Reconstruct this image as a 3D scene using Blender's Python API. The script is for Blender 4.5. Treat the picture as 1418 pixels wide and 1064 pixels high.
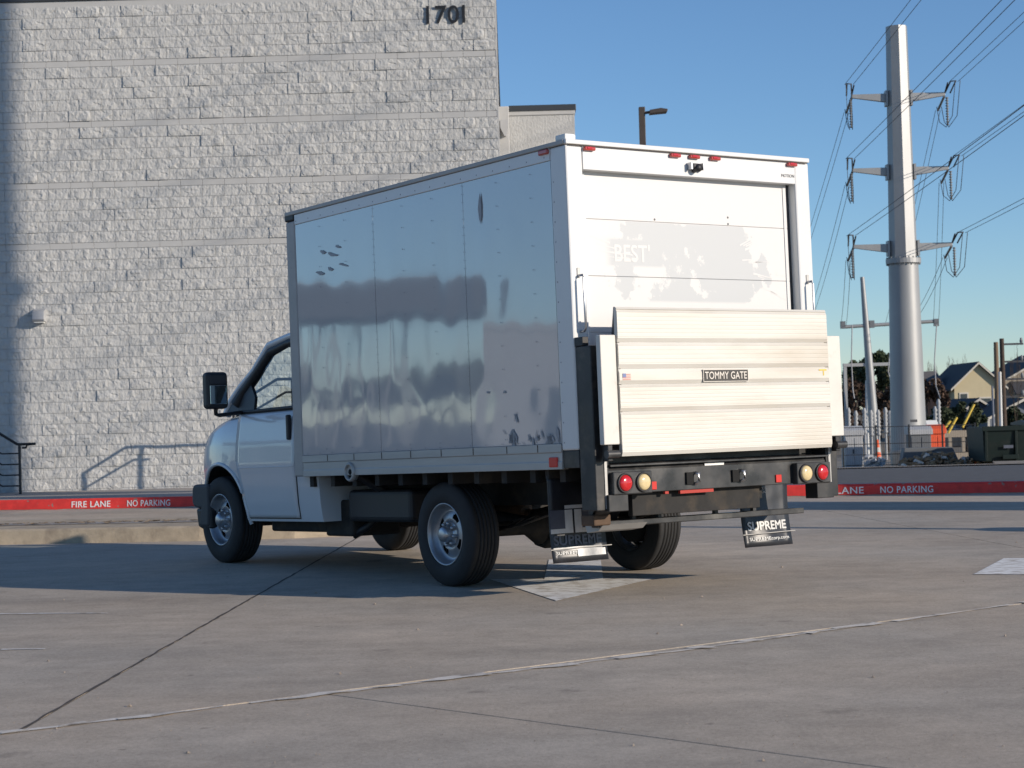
import bpy, bmesh, math, random
from mathutils import Matrix, Vector, noise
PI = math.pi
S = bpy.context.scene
for o in list(bpy.data.objects): bpy.data.objects.remove(o)
C = S.collection
rnd = random.Random(7)

# ------------------------------------------------------------------ camera
CAM_H = 1.2137
cd = bpy.data.cameras.new('camera'); cam = bpy.data.objects.new('camera', cd); C.objects.link(cam)
cd.sensor_width = 36; cd.lens = 2586.5 / 1418 * 36; cd.clip_start = 0.1; cd.clip_end = 3000
cd.dof.use_dof = True; cd.dof.focus_distance = 13.6; cd.dof.aperture_fstop = 7.0
cam.matrix_world = Matrix.Translation((0, 0, CAM_H)) @ Matrix.Rotation(PI/2 + 0.017, 4, 'X') @ Matrix.Rotation(-0.0266, 4, 'Z')
S.camera = cam
# ------------------------------------------------------------------ sky and sun
SUN_AZ = math.radians(60); SUN_EL = math.radians(18)      # azimuth from "towards the camera" to the right
SDIR = Vector((math.sin(SUN_AZ)*math.cos(SUN_EL), -math.cos(SUN_AZ)*math.cos(SUN_EL), math.sin(SUN_EL)))
w = bpy.data.worlds.new('World'); S.world = w; w.use_nodes = True
wn = w.node_tree.nodes; bg = wn['Background']
sky = wn.new('ShaderNodeTexSky'); sky.sky_type = 'NISHITA'; sky.sun_disc = False
sky.sun_elevation = SUN_EL; sky.sun_rotation = math.atan2(SDIR.x, SDIR.y)
sky.altitude = 0; sky.air_density = 0.9; sky.dust_density = 0.0; sky.ozone_density = 5.0
w.node_tree.links.new(sky.outputs['Color'], bg.inputs['Color']); bg.inputs['Strength'].default_value = 0.132
sl = bpy.data.lights.new('sun', 'SUN'); sl.energy = 4.6; sl.angle = math.radians(0.53); sl.color = (1.0, 0.885, 0.75)
sun = bpy.data.objects.new('sun', sl); C.objects.link(sun)
sun.rotation_euler = SDIR.to_track_quat('Z', 'Y').to_euler(); sun.location = SDIR * 60
S.view_settings.view_transform = 'Standard'; S.view_settings.look = 'None'
S.view_settings.exposure = 0.0; S.view_settings.gamma = 1.0; S.view_settings.use_curve_mapping = False
S.render.engine = 'CYCLES'

# ------------------------------------------------------------------ materials
M = {}
def nd(nt, t, **kw):
    n = nt.nodes.new(t)
    for k, v in kw.items(): setattr(n, k, v)
    return n
def mat(name, col, rough=0.6, metal=0.0, var=0.0, vscale=3.0, bump=0.0, bscale=20.0, bdist=0.01, spec=0.5, coat=0.0,
        dirt=None, dscale=1.5, dlo=0.5, dhi=0.75, stretch=(1, 1, 1), alpha=None, emit=None, detail=4, rvar=0.0):
    """Principled with noise colour variation, an optional dirt colour by noise mask and noise bump."""
    m = bpy.data.materials.new(name); m.use_nodes = True; nt = m.node_tree; b = nt.nodes['Principled BSDF']; L = nt.links.new
    b.inputs['Base Color'].default_value = (*col, 1); b.inputs['Roughness'].default_value = rough
    b.inputs['Metallic'].default_value = metal; b.inputs['Specular IOR Level'].default_value = spec
    b.inputs['Coat Weight'].default_value = coat; b.inputs['Coat Roughness'].default_value = 0.05
    tc = nd(nt, 'ShaderNodeTexCoord'); mp = nd(nt, 'ShaderNodeMapping'); mp.inputs['Scale'].default_value = stretch
    L(tc.outputs['Object'], mp.inputs['Vector'])
    src = None
    if var:
        n = nd(nt, 'ShaderNodeTexNoise'); n.inputs['Scale'].default_value = vscale; n.inputs['Detail'].default_value = 6
        n.inputs['Roughness'].default_value = 0.65
        L(mp.outputs['Vector'], n.inputs['Vector'])
        r = nd(nt, 'ShaderNodeMapRange'); r.inputs['From Min'].default_value = 0.25; r.inputs['From Max'].default_value = 0.75
        r.inputs['To Min'].default_value = 1 - var; r.inputs['To Max'].default_value = 1 + var
        L(n.outputs['Fac'], r.inputs['Value'])
        x = nd(nt, 'ShaderNodeVectorMath', operation='SCALE'); x.inputs[0].default_value = col; L(r.outputs[0], x.inputs['Scale'])
        src = x.outputs[0]
    if dirt:
        n = nd(nt, 'ShaderNodeTexNoise'); n.inputs['Scale'].default_value = dscale; n.inputs['Detail'].default_value = 7
        n.inputs['Roughness'].default_value = 0.6
        L(mp.outputs['Vector'], n.inputs['Vector'])
        r = nd(nt, 'ShaderNodeMapRange'); r.inputs['From Min'].default_value = dlo; r.inputs['From Max'].default_value = dhi
        L(n.outputs['Fac'], r.inputs['Value'])
        x = nd(nt, 'ShaderNodeMix', data_type='RGBA'); L(r.outputs[0], x.inputs[0])
        if src: L(src, x.inputs[6])
        else: x.inputs[6].default_value = (*col, 1)
        x.inputs[7].default_value = (*dirt, 1); src = x.outputs[2]
    if src: L(src, b.inputs['Base Color'])
    if rvar:
        n = nd(nt, 'ShaderNodeTexNoise'); n.inputs['Scale'].default_value = 6; n.inputs['Detail'].default_value = 5
        L(mp.outputs['Vector'], n.inputs['Vector'])
        r = nd(nt, 'ShaderNodeMapRange'); r.inputs['From Min'].default_value = .3; r.inputs['From Max'].default_value = .7
        r.inputs['To Min'].default_value = max(0, rough - rvar); r.inputs['To Max'].default_value = rough + rvar
        L(n.outputs['Fac'], r.inputs['Value']); L(r.outputs[0], b.inputs['Roughness'])
    if bump:
        n = nd(nt, 'ShaderNodeTexNoise'); n.inputs['Scale'].default_value = bscale; n.inputs['Detail'].default_value = detail
        L(mp.outputs['Vector'], n.inputs['Vector'])
        bp = nd(nt, 'ShaderNodeBump'); bp.inputs['Strength'].default_value = bump; bp.inputs['Distance'].default_value = bdist
        L(n.outputs['Fac'], bp.inputs['Height']); L(bp.outputs[0], b.inputs['Normal'])
    if alpha is not None: b.inputs['Alpha'].default_value = alpha
    if emit: b.inputs['Emission Color'].default_value = (*emit, 1); b.inputs['Emission Strength'].default_value = 1
    M[name] = m; return m
def glass(name, tint, rough=0.0, trans=1.0):
    m = bpy.data.materials.new(name); m.use_nodes = True; nt = m.node_tree; nt.nodes.clear()
    o = nd(nt, 'ShaderNodeOutputMaterial'); t = nd(nt, 'ShaderNodeBsdfTransparent'); t.inputs[0].default_value = (*tint, 1)
    g = nd(nt, 'ShaderNodeBsdfGlossy'); g.inputs['Roughness'].default_value = rough
    lw = nd(nt, 'ShaderNodeLayerWeight'); pw = nd(nt, 'ShaderNodeMath', operation='POWER'); pw.inputs[1].default_value = 4.5
    nt.links.new(lw.outputs['Facing'], pw.inputs[0]); f = nd(nt, 'ShaderNodeMath', operation='MULTIPLY_ADD'); f.inputs[1].default_value = .9; f.inputs[2].default_value = .05; nt.links.new(pw.outputs[0], f.inputs[0])
    x = nd(nt, 'ShaderNodeMixShader'); nt.links.new(f.outputs[0], x.inputs[0]); nt.links.new(t.outputs[0], x.inputs[1])
    nt.links.new(g.outputs[0], x.inputs[2]); nt.links.new(x.outputs[0], o.inputs[0]); M[name] = m

# ground
mat('asphalt', (.085, .085, .088), .85, var=.25, vscale=4, bump=.3, bscale=120, bdist=.004)
mat('joint', (.075, .062, .050), .95, var=.3, vscale=9)
mat('sealant', (.66, .61, .54), .8, var=.22, vscale=14, dirt=(.30, .26, .22), dscale=7, dlo=.52, dhi=.66)
mat('kerb_concrete', (.36, .32, .27), .85, var=.2, vscale=5, bump=.4, bscale=40, bdist=.006, dirt=(.2, .17, .14), dscale=3, dlo=.5, dhi=.8)
mat('island_concrete', (.40, .33, .24), .85, var=.2, vscale=5, bump=.4, bscale=40, bdist=.006, dirt=(.2, .16, .12), dscale=4, dlo=.5, dhi=.8)
mat('sidewalk', (.34, .31, .28), .85, var=.15, vscale=3, bump=.2, bscale=60, bdist=.004)
mat('red_paint', (.74, .045, .035), .6, var=.2, vscale=8, dirt=(.28, .22, .18), dscale=11, dlo=.63, dhi=.67)
mat('stencil_white', (.85, .83, .80), .7, var=.1, vscale=20, dirt=(.6, .12, .1), dscale=14, dlo=.64, dhi=.7)
mat('road_paint', (.80, .79, .76), .75, var=.12, vscale=6, dirt=(.42, .37, .31), dscale=8, dlo=.50, dhi=.60, stretch=(1, 2.5, 1))
mat('dry_ground', (.17, .14, .10), .95, var=.35, vscale=.8, bump=.5, bscale=8, bdist=.05)
mat('grit', (.30, .25, .20), .95, var=.5, vscale=9)
mat('sand', (.26, .22, .17), .95, var=.3, vscale=6)
# building
mat('block', (.485, .482, .465), .9, var=.08, vscale=2.2, bump=.7, bscale=14, bdist=.03, detail=7, stretch=(1.45, 1, .8))
mat('smooth_block', (.475, .47, .455), .85, var=.07, vscale=3, bump=.15, bscale=60, bdist=.004)
mat('mortar', (.44, .435, .42), .95, var=.1, vscale=10)
mat('coping', (.055, .06, .065), .45, metal=.3)
mat('number', (.012, .012, .014), .5)
mat('fixture', (.42, .42, .42), .5, var=.08)
mat('rail_black', (.018, .018, .02), .45)
# truck
mat('white_paint', (.68, .68, .67), .35, var=.03, vscale=3, coat=.2)
mat('door_white', (.82, .81, .78), .5, var=.03, vscale=2)
mat('cab_paint', (.62, .635, .645), .22, coat=.6, var=.02, vscale=2)
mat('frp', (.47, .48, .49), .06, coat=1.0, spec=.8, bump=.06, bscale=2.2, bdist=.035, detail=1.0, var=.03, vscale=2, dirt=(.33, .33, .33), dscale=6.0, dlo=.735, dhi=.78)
mat('rail_alu', (.42, .41, .39), .5, metal=.35, var=.12, vscale=6, stretch=(.3, 1, 3))
mat('post_grey', (.40, .38, .36), .55, metal=.2, var=.1, vscale=5)
mat('black_steel', (.020, .020, .021), .42, var=.5, vscale=9, dirt=(.10, .085, .07), dscale=5, dlo=.55, dhi=.8, rvar=.12)
mat('bumper_steel', (.030, .030, .031), .38, var=.5, vscale=8, dirt=(.13, .125, .115), dscale=3.2, dlo=.55, dhi=.8, rvar=.14)
mat('undercarriage', (.016, .015, .014), .8, var=.5, vscale=8, dirt=(.06, .045, .03), dscale=6, dlo=.5, dhi=.8)
mat('rusty_steel', (.10, .06, .035), .8, var=.5, vscale=9)
mat('rubber', (.018, .018, .019), .75, var=.25, vscale=14)
mat('rim_steel', (.36, .37, .39), .38, metal=.75, var=.15, vscale=12)
mat('chrome_cap', (.45, .46, .48), .34, metal=.9)
mat('dark_hole', (.008, .008, .008), .9)
mat('black_plastic', (.018, .018, .02), .5)
mat('grey_plastic', (.05, .05, .053), .6)
mat('gate_alu', (.625, .60, .545), .55, metal=.12, var=.05, vscale=5, stretch=(1, .5, 3), dirt=(.47, .41, .32), dscale=1.1, dlo=.45, dhi=.82)
mat('gate_flap', (.62, .60, .55), .55, metal=.1, var=.08, vscale=5, dirt=(.45, .40, .33), dscale=6, dlo=.6, dhi=.8)
mat('plate_black', (.03, .028, .025), .5)
mat('plate_text', (.62, .58, .52), .5, metal=.2)
mat('red_lens', (.52, .012, .015), .18, coat=.7)
mat('red_marker', (.45, .05, .035), .2, coat=.6)
mat('amber_lens', (.70, .56, .30), .15, coat=.7, var=.12, vscale=40)
mat('red_reflector', (.60, .03, .02), .3)
mat('flap_rubber', (.022, .024, .030), .38, var=.4, vscale=8, bump=.5, bscale=6, bdist=.02, detail=1)
mat('flap_white', (.62, .62, .60), .5, var=.12, vscale=16)
mat('flap_grey', (.09, .10, .13), .45, var=.2, vscale=12)
mat('flap_mirror', (.26, .26, .26), .4, metal=.5, var=.4, vscale=10)
mat('label_white', (.8, .8, .76), .5)
mat('flag_blue', (.18, .22, .40), .6); mat('flag_red', (.60, .25, .22), .6); mat('decal_yellow', (.75, .55, .10), .6)
mat('small_text', (.22, .22, .22), .6); mat('ghost_white', (.66, .65, .635), .5)
mat('rivet', (.26, .27, .29), .5); mat('chip', (.30, .31, .33), .5)
mat('seat', (.05, .055, .06), .9); mat('headrest', (.12, .14, .17), .85)
mat('mirror_glass', (.75, .8, .82), .03, metal=1.0)
mat('headlight', (.6, .62, .64), .1, coat=1)
glass('window_glass', (.88, .94, .92)); glass('shield_glass', (.9, .95, .93))
# surroundings
mat('pylon_steel', (.33, .335, .335), .5, metal=.3, var=.12, vscale=1.2, stretch=(1, 1, .3))
mat('pier', (.42, .38, .33), .9, var=.2, vscale=3)
mat('bronze', (.060, .046, .038), .45, var=.1)
mat('wire', (.05, .052, .06), .6)
mat('insulator', (.16, .17, .18), .4)
mat('cabinet', (.40, .41, .42), .55, var=.08)
mat('cabinet_dark', (.13, .14, .15), .6)
mat('orange_box', (.75, .10, .03), .55)
mat('cone', (.80, .12, .03), .6)
mat('dumpster', (.004, .012, .010), .5, spec=.3, var=.4, vscale=3, dirt=(.014, .018, .016), dscale=4)
mat('wood_pole', (.20, .14, .09), .9, var=.25, vscale=5, stretch=(4, 4, .3))
mat('white_pole', (.62, .62, .60), .5)
mat('guard_yellow', (.70, .50, .08), .55)
mat('siding_cream', (.55, .47, .30), .85, var=.05, vscale=2)
mat('siding_tan', (.33, .28, .22), .85, var=.05, vscale=2)
mat('siding_blue', (.16, .18, .22), .85, var=.06, vscale=2)  # dark blue puts shade into the nearer houses; also the grey blue pole
mat('brick', (.34, .17, .11), .9, var=.2, vscale=6)
mat('shingle', (.055, .055, .06), .9, var=.25, vscale=5)
mat('shingle_grey', (.13, .12, .115), .9, var=.25, vscale=5)
mat('trim', (.60, .56, .48), .7); mat('pane', (.04, .05, .06), .1, coat=.5)
mat('bark', (.07, .05, .038), .95, var=.3, vscale=6)
mat('twig', (.13, .095, .075), .95)
mat('leaf_dark', (.035, .050, .020), .8, var=.4, vscale=.6); mat('leaf_olive', (.075, .08, .032), .8, var=.4, vscale=.6)
mat('leaf_brown', (.10, .062, .042), .9, var=.4, vscale=.8)
mat('debris', (.26, .19, .12), .95, var=.6, vscale=7); mat('debris_white', (.6, .58, .54), .8); mat('debris_blue', (.12, .2, .3), .6)
mat('car_dark', (.03, .035, .045), .25, coat=.8); mat('substation', (.36, .37, .38), .6)
mat('canopy_dark', (.09, .09, .095), .5); mat('canopy_post', (.35, .35, .36), .5)

def pavement_material():
    m = bpy.data.materials.new('pavement'); m.use_nodes = True; nt = m.node_tree; b = nt.nodes['Principled BSDF']; L = nt.links.new
    g = nd(nt, 'ShaderNodeNewGeometry')
    def noise_(scale, detail=6, rough=.6, st=None, rot=0):
        mp = nd(nt, 'ShaderNodeMapping'); mp.inputs['Scale'].default_value = st or (1, 1, 1); mp.inputs['Rotation'].default_value = (0, 0, rot)
        L(g.outputs['Position'], mp.inputs['Vector'])
        n = nd(nt, 'ShaderNodeTexNoise'); n.inputs['Scale'].default_value = scale; n.inputs['Detail'].default_value = detail
        n.inputs['Roughness'].default_value = rough; L(mp.outputs[0], n.inputs['Vector']); return n.outputs['Fac']
    def rng(v, a, b_, c, d):
        r = nd(nt, 'ShaderNodeMapRange'); r.inputs['From Min'].default_value = a; r.inputs['From Max'].default_value = b_
        r.inputs['To Min'].default_value = c; r.inputs['To Max'].default_value = d; L(v, r.inputs['Value']); return r.outputs[0]
    def mul(a, b_):
        x = nd(nt, 'ShaderNodeMath', operation='MULTIPLY'); L(a, x.inputs[0]); L(b_, x.inputs[1]); return x.outputs[0]
    f = mul(rng(noise_(.35, 5), .3, .7, .84, 1.12), rng(noise_(5, 8, .75), .25, .75, .80, 1.18))
    f = mul(f, rng(noise_(1.1, 6, .65, (.6, 1.7, 1), .3), .3, .72, 1.07, .84))     # tyre sweeps
    f = mul(f, rng(noise_(.45, 7, .72, (.8, 1.3, 1), -.15), .52, .72, 1.0, .80))   # broad stains
    f = mul(f, rng(noise_(45, 5, .75), .25, .75, .74, 1.26))                        # aggregate
    f = mul(f, rng(noise_(170, 2, .6), .25, .75, .80, 1.20))
    f = mul(f, rng(noise_(1.9, 4, .55), .66, .74, 1.0, .62))                        # oil spots
    f = mul(f, rng(noise_(9, 3, .5), .70, .76, 1.0, .66))                           # drips
    col = nd(nt, 'ShaderNodeMix', data_type='RGBA'); L(rng(noise_(.28, 3), .35, .65, 0, 1), col.inputs[0])
    col.inputs[6].default_value = (.475, .395, .308, 1); col.inputs[7].default_value = (.43, .382, .32, 1)
    sc = nd(nt, 'ShaderNodeVectorMath', operation='SCALE'); L(col.outputs[2], sc.inputs[0]); L(f, sc.inputs['Scale'])
    L(sc.outputs[0], b.inputs['Base Color']); b.inputs['Roughness'].default_value = .8; b.inputs['Specular IOR Level'].default_value = .3
    bp = nd(nt, 'ShaderNodeBump'); bp.inputs['Strength'].default_value = .35; bp.inputs['Distance'].default_value = .004
    L(noise_(90, 4, .7), bp.inputs['Height']); L(bp.outputs[0], b.inputs['Normal']); M['pavement'] = m
pavement_material()

def door_material():
    """white roll-up door; a band of it keeps the pale ghost of a removed vinyl graphic"""
    m = M['door_white']; nt = m.node_tree; b = nt.nodes['Principled BSDF']; L = nt.links.new
    tc = nd(nt, 'ShaderNodeTexCoord'); sep = nd(nt, 'ShaderNodeSeparateXYZ'); L(tc.outputs['Object'], sep.inputs[0])
    n = nd(nt, 'ShaderNodeTexNoise'); n.inputs['Scale'].default_value = 3.2; n.inputs['Detail'].default_value = 7; n.inputs['Roughness'].default_value = .62
    L(tc.outputs['Object'], n.inputs['Vector'])
    def rng(v, a, b_, c=0, d=1, smooth=False):
        r = nd(nt, 'ShaderNodeMapRange'); r.inputs['From Min'].default_value = a; r.inputs['From Max'].default_value = b_
        r.inputs['To Min'].default_value = c; r.inputs['To Max'].default_value = d; L(v, r.inputs['Value']); return r.outputs[0]
    def mth(op, a, b_):
        x = nd(nt, 'ShaderNodeMath', operation=op); 
        for i, v in enumerate((a, b_)):
            if isinstance(v, float): x.inputs[i].default_value = v
            else: L(v, x.inputs[i])
        return x.outputs[0]
    zb = mth('MULTIPLY', rng(sep.outputs[2], 1.90, 1.92), rng(sep.outputs[2], 2.44, 2.435))
    ya = nd(nt, 'ShaderNodeMath', operation='ABSOLUTE'); L(sep.outputs[1], ya.inputs[0])
    side = rng(ya.outputs[0], .35, .9, .0, .24)
    th = mth('SUBTRACT', n.outputs['Fac'], side)
    tx = mth('MULTIPLY', mth('MULTIPLY', rng(sep.outputs[1], .22, .26), rng(sep.outputs[1], .74, .68)), mth('MULTIPLY', rng(sep.outputs[2], 2.13, 2.15), rng(sep.outputs[2], 2.33, 2.31)))
    mask = mth('MULTIPLY', mth('MAXIMUM', rng(th, .44, .47), tx), zb)
    x = nd(nt, 'ShaderNodeMix', data_type='RGBA'); L(mask, x.inputs[0])
    x.inputs[6].default_value = (.66, .65, .635, 1); x.inputs[7].default_value = (.515, .53, .535, 1)
    L(x.outputs[2], b.inputs['Base Color'])
door_material()
for k_ in ('frp',): b_ = M[k_].node_tree.nodes['Principled BSDF']; b_.inputs['Coat IOR'].default_value = 1.62; b_.inputs['Coat Roughness'].default_value = .03

# ------------------------------------------------------------------ mesh helpers
class MB:
    def __init__(s): s.v = []; s.f = []; s.sm = []
    def add(s, vs, fs, smooth=False):
        k = len(s.v); s.v += [tuple(v) for v in vs]; s.f += [tuple(i + k for i in f) for f in fs]; s.sm += [smooth]*len(fs); return s
    def box(s, x0, x1, y0, y1, z0, z1, T=None):
        vs = [Vector((x, y, z)) for z in (z0, z1) for y in (y0, y1) for x in (x0, x1)]
        if T is not None: vs = [T @ v for v in vs]
        return s.add(vs, [(0, 2, 3, 1), (4, 5, 7, 6), (0, 1, 5, 4), (2, 6, 7, 3), (0, 4, 6, 2), (1, 3, 7, 5)])
    def prism(s, pts, axis, a, b):
        """closed polygon pts (2D) extruded along axis from a to b; 2D order is the two other axes in xyz order"""
        def P(p, t): q = list(p); q.insert(axis, t); return q
        n = len(pts); vs = [P(p, a) for p in pts] + [P(p, b) for p in pts]
        fs = [tuple(range(n)), tuple(range(2*n - 1, n - 1, -1))] + [(i, i + n, (i + 1) % n + n, (i + 1) % n) for i in range(n)]
        return s.add(vs, fs)
    def tube(s, path, r, n=8, cap=True, smooth=True, flat=1.0):
        path = [Vector(p) for p in path]; rs = r if isinstance(r, (list, tuple)) else [r]*len(path); vs = []; fs = []
        for i, p in enumerate(path):
            t = (path[min(i + 1, len(path) - 1)] - path[max(i - 1, 0)]).normalized()
            ref = Vector((0, 0, 1)) if abs(t.z) < .9 else Vector((1, 0, 0))
            u = t.cross(ref).normalized(); v_ = u.cross(t).normalized()
            for k in range(n):
                a = 2*PI*k/n; vs.append(p + u*(math.cos(a)*rs[i]) + v_*(math.sin(a)*rs[i]*flat))
        for i in range(len(path) - 1):
            for k in range(n): fs.append((i*n + k, i*n + (k + 1) % n, (i + 1)*n + (k + 1) % n, (i + 1)*n + k))
        k0 = len(s.f); s.add(vs, fs, smooth)
        if cap:
            m = len(vs); s.add(vs[:n], [tuple(range(n))[::-1]]); s.add(vs[m - n:], [tuple(range(n))])
        return s
    def lathe(s, prof, axis='y', n=48, c=(0, 0, 0), smooth=True, closed=False):
        """prof: list of (radius, offset along axis)"""
        vs = []; fs = []
        for r, h in prof:
            for k in range(n):
                a = 2*PI*k/n; p, q = r*math.cos(a), r*math.sin(a)
                vs.append({'y': (c[0] + p, c[1] + h, c[2] + q), 'z': (c[0] + p, c[1] + q, c[2] + h), 'x': (c[0] + h, c[1] + p, c[2] + q)}[axis])
        m = len(prof)
        for i in range(m if closed else m - 1):
            j = (i + 1) % m
            for k in range(n): fs.append((i*n + k, j*n + k, j*n + (k + 1) % n, i*n + (k + 1) % n))
        return s.add(vs, fs, smooth)
    def grid(s, fn, nu, nv, smooth=True):
        vs = [fn(i/nu, j/nv) for i in range(nu + 1) for j in range(nv + 1)]
        fs = [(i*(nv + 1) + j, (i + 1)*(nv + 1) + j, (i + 1)*(nv + 1) + j + 1, i*(nv + 1) + j + 1) for i in range(nu) for j in range(nv)]
        return s.add(vs, fs, smooth)
    def mesh(s, name, fix=True):
        me = bpy.data.meshes.new(name); me.from_pydata(s.v, [], s.f)
        me.polygons.foreach_set('use_smooth', s.sm)
        if fix:
            bm = bmesh.new(); bm.from_mesh(me); bmesh.ops.recalc_face_normals(bm, faces=bm.faces); bm.to_mesh(me); bm.free()
        me.update(); return me
    def build(s, name, m, parent=None, bevel=0, seg=2, fix=True, rake=False, solid=0):
        return put(name, s.mesh(name, fix), m, parent, bevel, seg, rake, solid)
RAKE = 0.0247
def put(name, me, m, parent=None, bevel=0, seg=2, rake=False, solid=0):
    if m and not me.materials: me.materials.append(M[m])
    o = bpy.data.objects.new(name, me); C.objects.link(o); o.parent = parent
    if rake: o.rotation_euler.y = RAKE
    if solid:
        k = o.modifiers.new('solid', 'SOLIDIFY'); k.thickness = solid; k.offset = -1
    if bevel:
        k = o.modifiers.new('bevel', 'BEVEL'); k.width = bevel; k.segments = seg; k.limit_method = 'ANGLE'; k.angle_limit = math.radians(35)
        k.harden_normals = False
    return o
def tag(o, label, cat, group=None):
    o['label'] = label; o['category'] = cat
    if group: o['group'] = group
    return o
def kind(o, k): o['kind'] = k; return o
def thing(name, label, cat, loc=(0, 0, 0), rz=0, group=None):
    o = bpy.data.objects.new(name, None); C.objects.link(o); o.location = loc; o.rotation_euler.z = rz; o.empty_display_size = .2
    return tag(o, label, cat, group)
def text_verts(body, height, bold=0.0, ext=0.0015, space=1.0, width=1.0):
    """mesh data of flat lettering: x right, y up, z out; cap height = height; origin lower left"""
    cu = bpy.data.curves.new('t', 'FONT'); cu.body = body; cu.size = 1; cu.offset = 0.0; cu.resolution_u = 6; cu.extrude = 0.0; cu.space_character = space
    o = bpy.data.objects.new('t', cu); me = bpy.data.meshes.new_from_object(o)
    bm = bmesh.new(); bm.from_mesh(me)
    xs = [v.co.x for v in bm.verts]; ys = [v.co.y for v in bm.verts]; x0 = min(xs); y0 = min(ys); k = height/(max(ys) - y0)
    for v in bm.verts: v.co = ((v.co.x - x0)*k*width, (v.co.y - y0)*k, 0)
    r = bmesh.ops.extrude_face_region(bm, geom=bm.faces[:])
    for e in r['geom']:
        if isinstance(e, bmesh.types.BMVert): e.co.z += ext
    bmesh.ops.recalc_face_normals(bm, faces=bm.faces)
    if bold > .0:          # heavier strokes: shifted copies, each a hair further out
        d_ = bold*height*.42; base = bm.faces[:]
        for q, (a_, b_) in enumerate(((d_, 0), (-d_, 0), (0, d_*.7), (0, -d_*.7))):
            dup = bmesh.ops.duplicate(bm, geom=base)
            for e in dup['geom']:
                if isinstance(e, bmesh.types.BMVert): e.co.x += a_; e.co.y += b_; e.co.z += .0001*(q + 1) if e.co.z > ext*.5 else 0
    wd = max(v.co.x for v in bm.verts); out = bpy.data.meshes.new('lettering'); bm.to_mesh(out); bm.free()
    bpy.data.objects.remove(o); bpy.data.curves.remove(cu); bpy.data.meshes.remove(me)
    return out, wd
def map_mesh(me, fn):
    for v in me.vertices: v.co = fn(*v.co)
    me.update(); return me
def stripe(pts, width, z, jit=0.0, seedv=0):
    """a flat ragged strip along a polyline; returns an MB"""
    r = random.Random(seedv); mb = MB(); L = []; R = []; P = [Vector((a, b, 0)) for a, b in pts]
    d = []
    for a, b in zip(P[:-1], P[1:]):
        n = max(2, int((b - a).length/.12)); d += [a.lerp(b, i/n) for i in range(n)]
    d.append(P[-1])
    for i, p in enumerate(d):
        t = (d[min(i + 1, len(d) - 1)] - d[max(i - 1, 0)]).normalized(); nrm = Vector((-t.y, t.x, 0))
        L.append(p + nrm*(width/2 + r.uniform(-jit, jit))); R.append(p - nrm*(width/2 + r.uniform(-jit, jit)))
    vs = [(q.x, q.y, z) for q in L] + [(q.x, q.y, z) for q in R]; n = len(d)
    return mb.add(vs, [(i, i + n, i + n + 1, i + 1) for i in range(n - 1)])

# ------------------------------------------------------------------ terrain
def far_z(d):
    ks = [(-400, -.03), (36, -.03), (62, -.84), (70, -1.10), (85, -1.45), (110, -1.6), (150, -1.0), (400, -1.0), (2000, -1.0)]
    for (a, za), (b, zb) in zip(ks[:-1], ks[1:]):
        if d <= b: return za + (zb - za)*(d - a)/(b - a)
    return -1.0
mb = MB(); xs = [-900, -300, -120, -60, -30, -15, 0, 10, 20, 40, 80, 160, 400, 900]; ds = [-500, -100, 0, 20, 36, 45, 55, 62, 70, 85, 110, 150, 250, 500, 1400]
vs = [(x, d, far_z(d)) for d in ds for x in xs]; nx = len(xs)
fs = [(j*nx + i, j*nx + i + 1, (j + 1)*nx + i + 1, (j + 1)*nx + i) for j in range(len(ds) - 1) for i in range(nx - 1)]
kind(mb.add(vs, fs).build('ground', 'dry_ground'), 'structure')

# parking lot: a base sheet (seen in the joints) and the concrete slabs cast on it
KERB = [(-30, 30.6), (-12, 28.5), (-7.66, 27.8), (-4.77, 27.33), (-1, 26.62), (1.8, 26.06), (3.7, 25.66), (6.6, 25.0), (10, 24.2), (34, 17)]
lot = MB().add([(-60, -20, -.008), (60, -20, -.008), (60, 8, -.008)] + [(x, d, -.008) for x, d in KERB[::-1]] + [(-60, 34, -.008)],
               [tuple(range(3 + len(KERB) + 1))]).build('parking_lot', 'joint', fix=False)
kind(lot, 'structure')
def clip(poly, p, n):
    """keep the side where (q-p).n > 0"""
    out = []
    for i, a in enumerate(poly):
        b = poly[(i + 1) % len(poly)]; da = (a - p).dot(n); db = (b - p).dot(n)
        if da >= 0: out.append(a)
        if da*db < 0: out.append(a.lerp(b, da/(da - db)))
    return out
V2 = lambda a, b: Vector((a, b))
def cut(polys, a, b, gap):
    t = (b - a).normalized(); n = V2(-t.y, t.x); res = []
    for q in polys:
        for sg in (1, -1):
            r = clip(q, a + n*sg*gap/2, n*sg)
            if len(r) > 2: res.append(r)
    return res
lotpoly = [V2(-40, -8), V2(40, -8)] + [V2(x, d) for x, d in KERB[::-1] if x < 34] + [V2(-40, 31)]
A0, A1 = V2(-2.076, 7.463), V2(3.052, 11.29); ldir = (A1 - A0).normalized(); lper = V2(-ldir.y, ldir.x)
near = [clip(lotpoly, A0 - lper*.012, -lper)]; far = [clip(lotpoly, A0 + lper*.012, lper)]
Kp, Kq = V2(-.85, 8.306), V2(1.226, 6.281)
near = cut(near, Kp, Kq, .012)
near = cut(near, Kp + ldir*5.5, Kq + ldir*5.5, .012); near = cut(near, Kp - ldir*5.5, Kq - ldir*5.5, .012)
far = cut(far, V2(-2.015, 7.591), V2(-1.758, 15.402), .013)
far = cut(far, V2(3.70, 21.4), V2(4.25, 15.2), .010)
far = cut(far, V2(-7.9, 9), V2(-7.6, 17), .012)
far2 = []
for q in far: far2 += cut([q], V2(-10, 24.0), V2(10, 20.2), .010)
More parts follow.
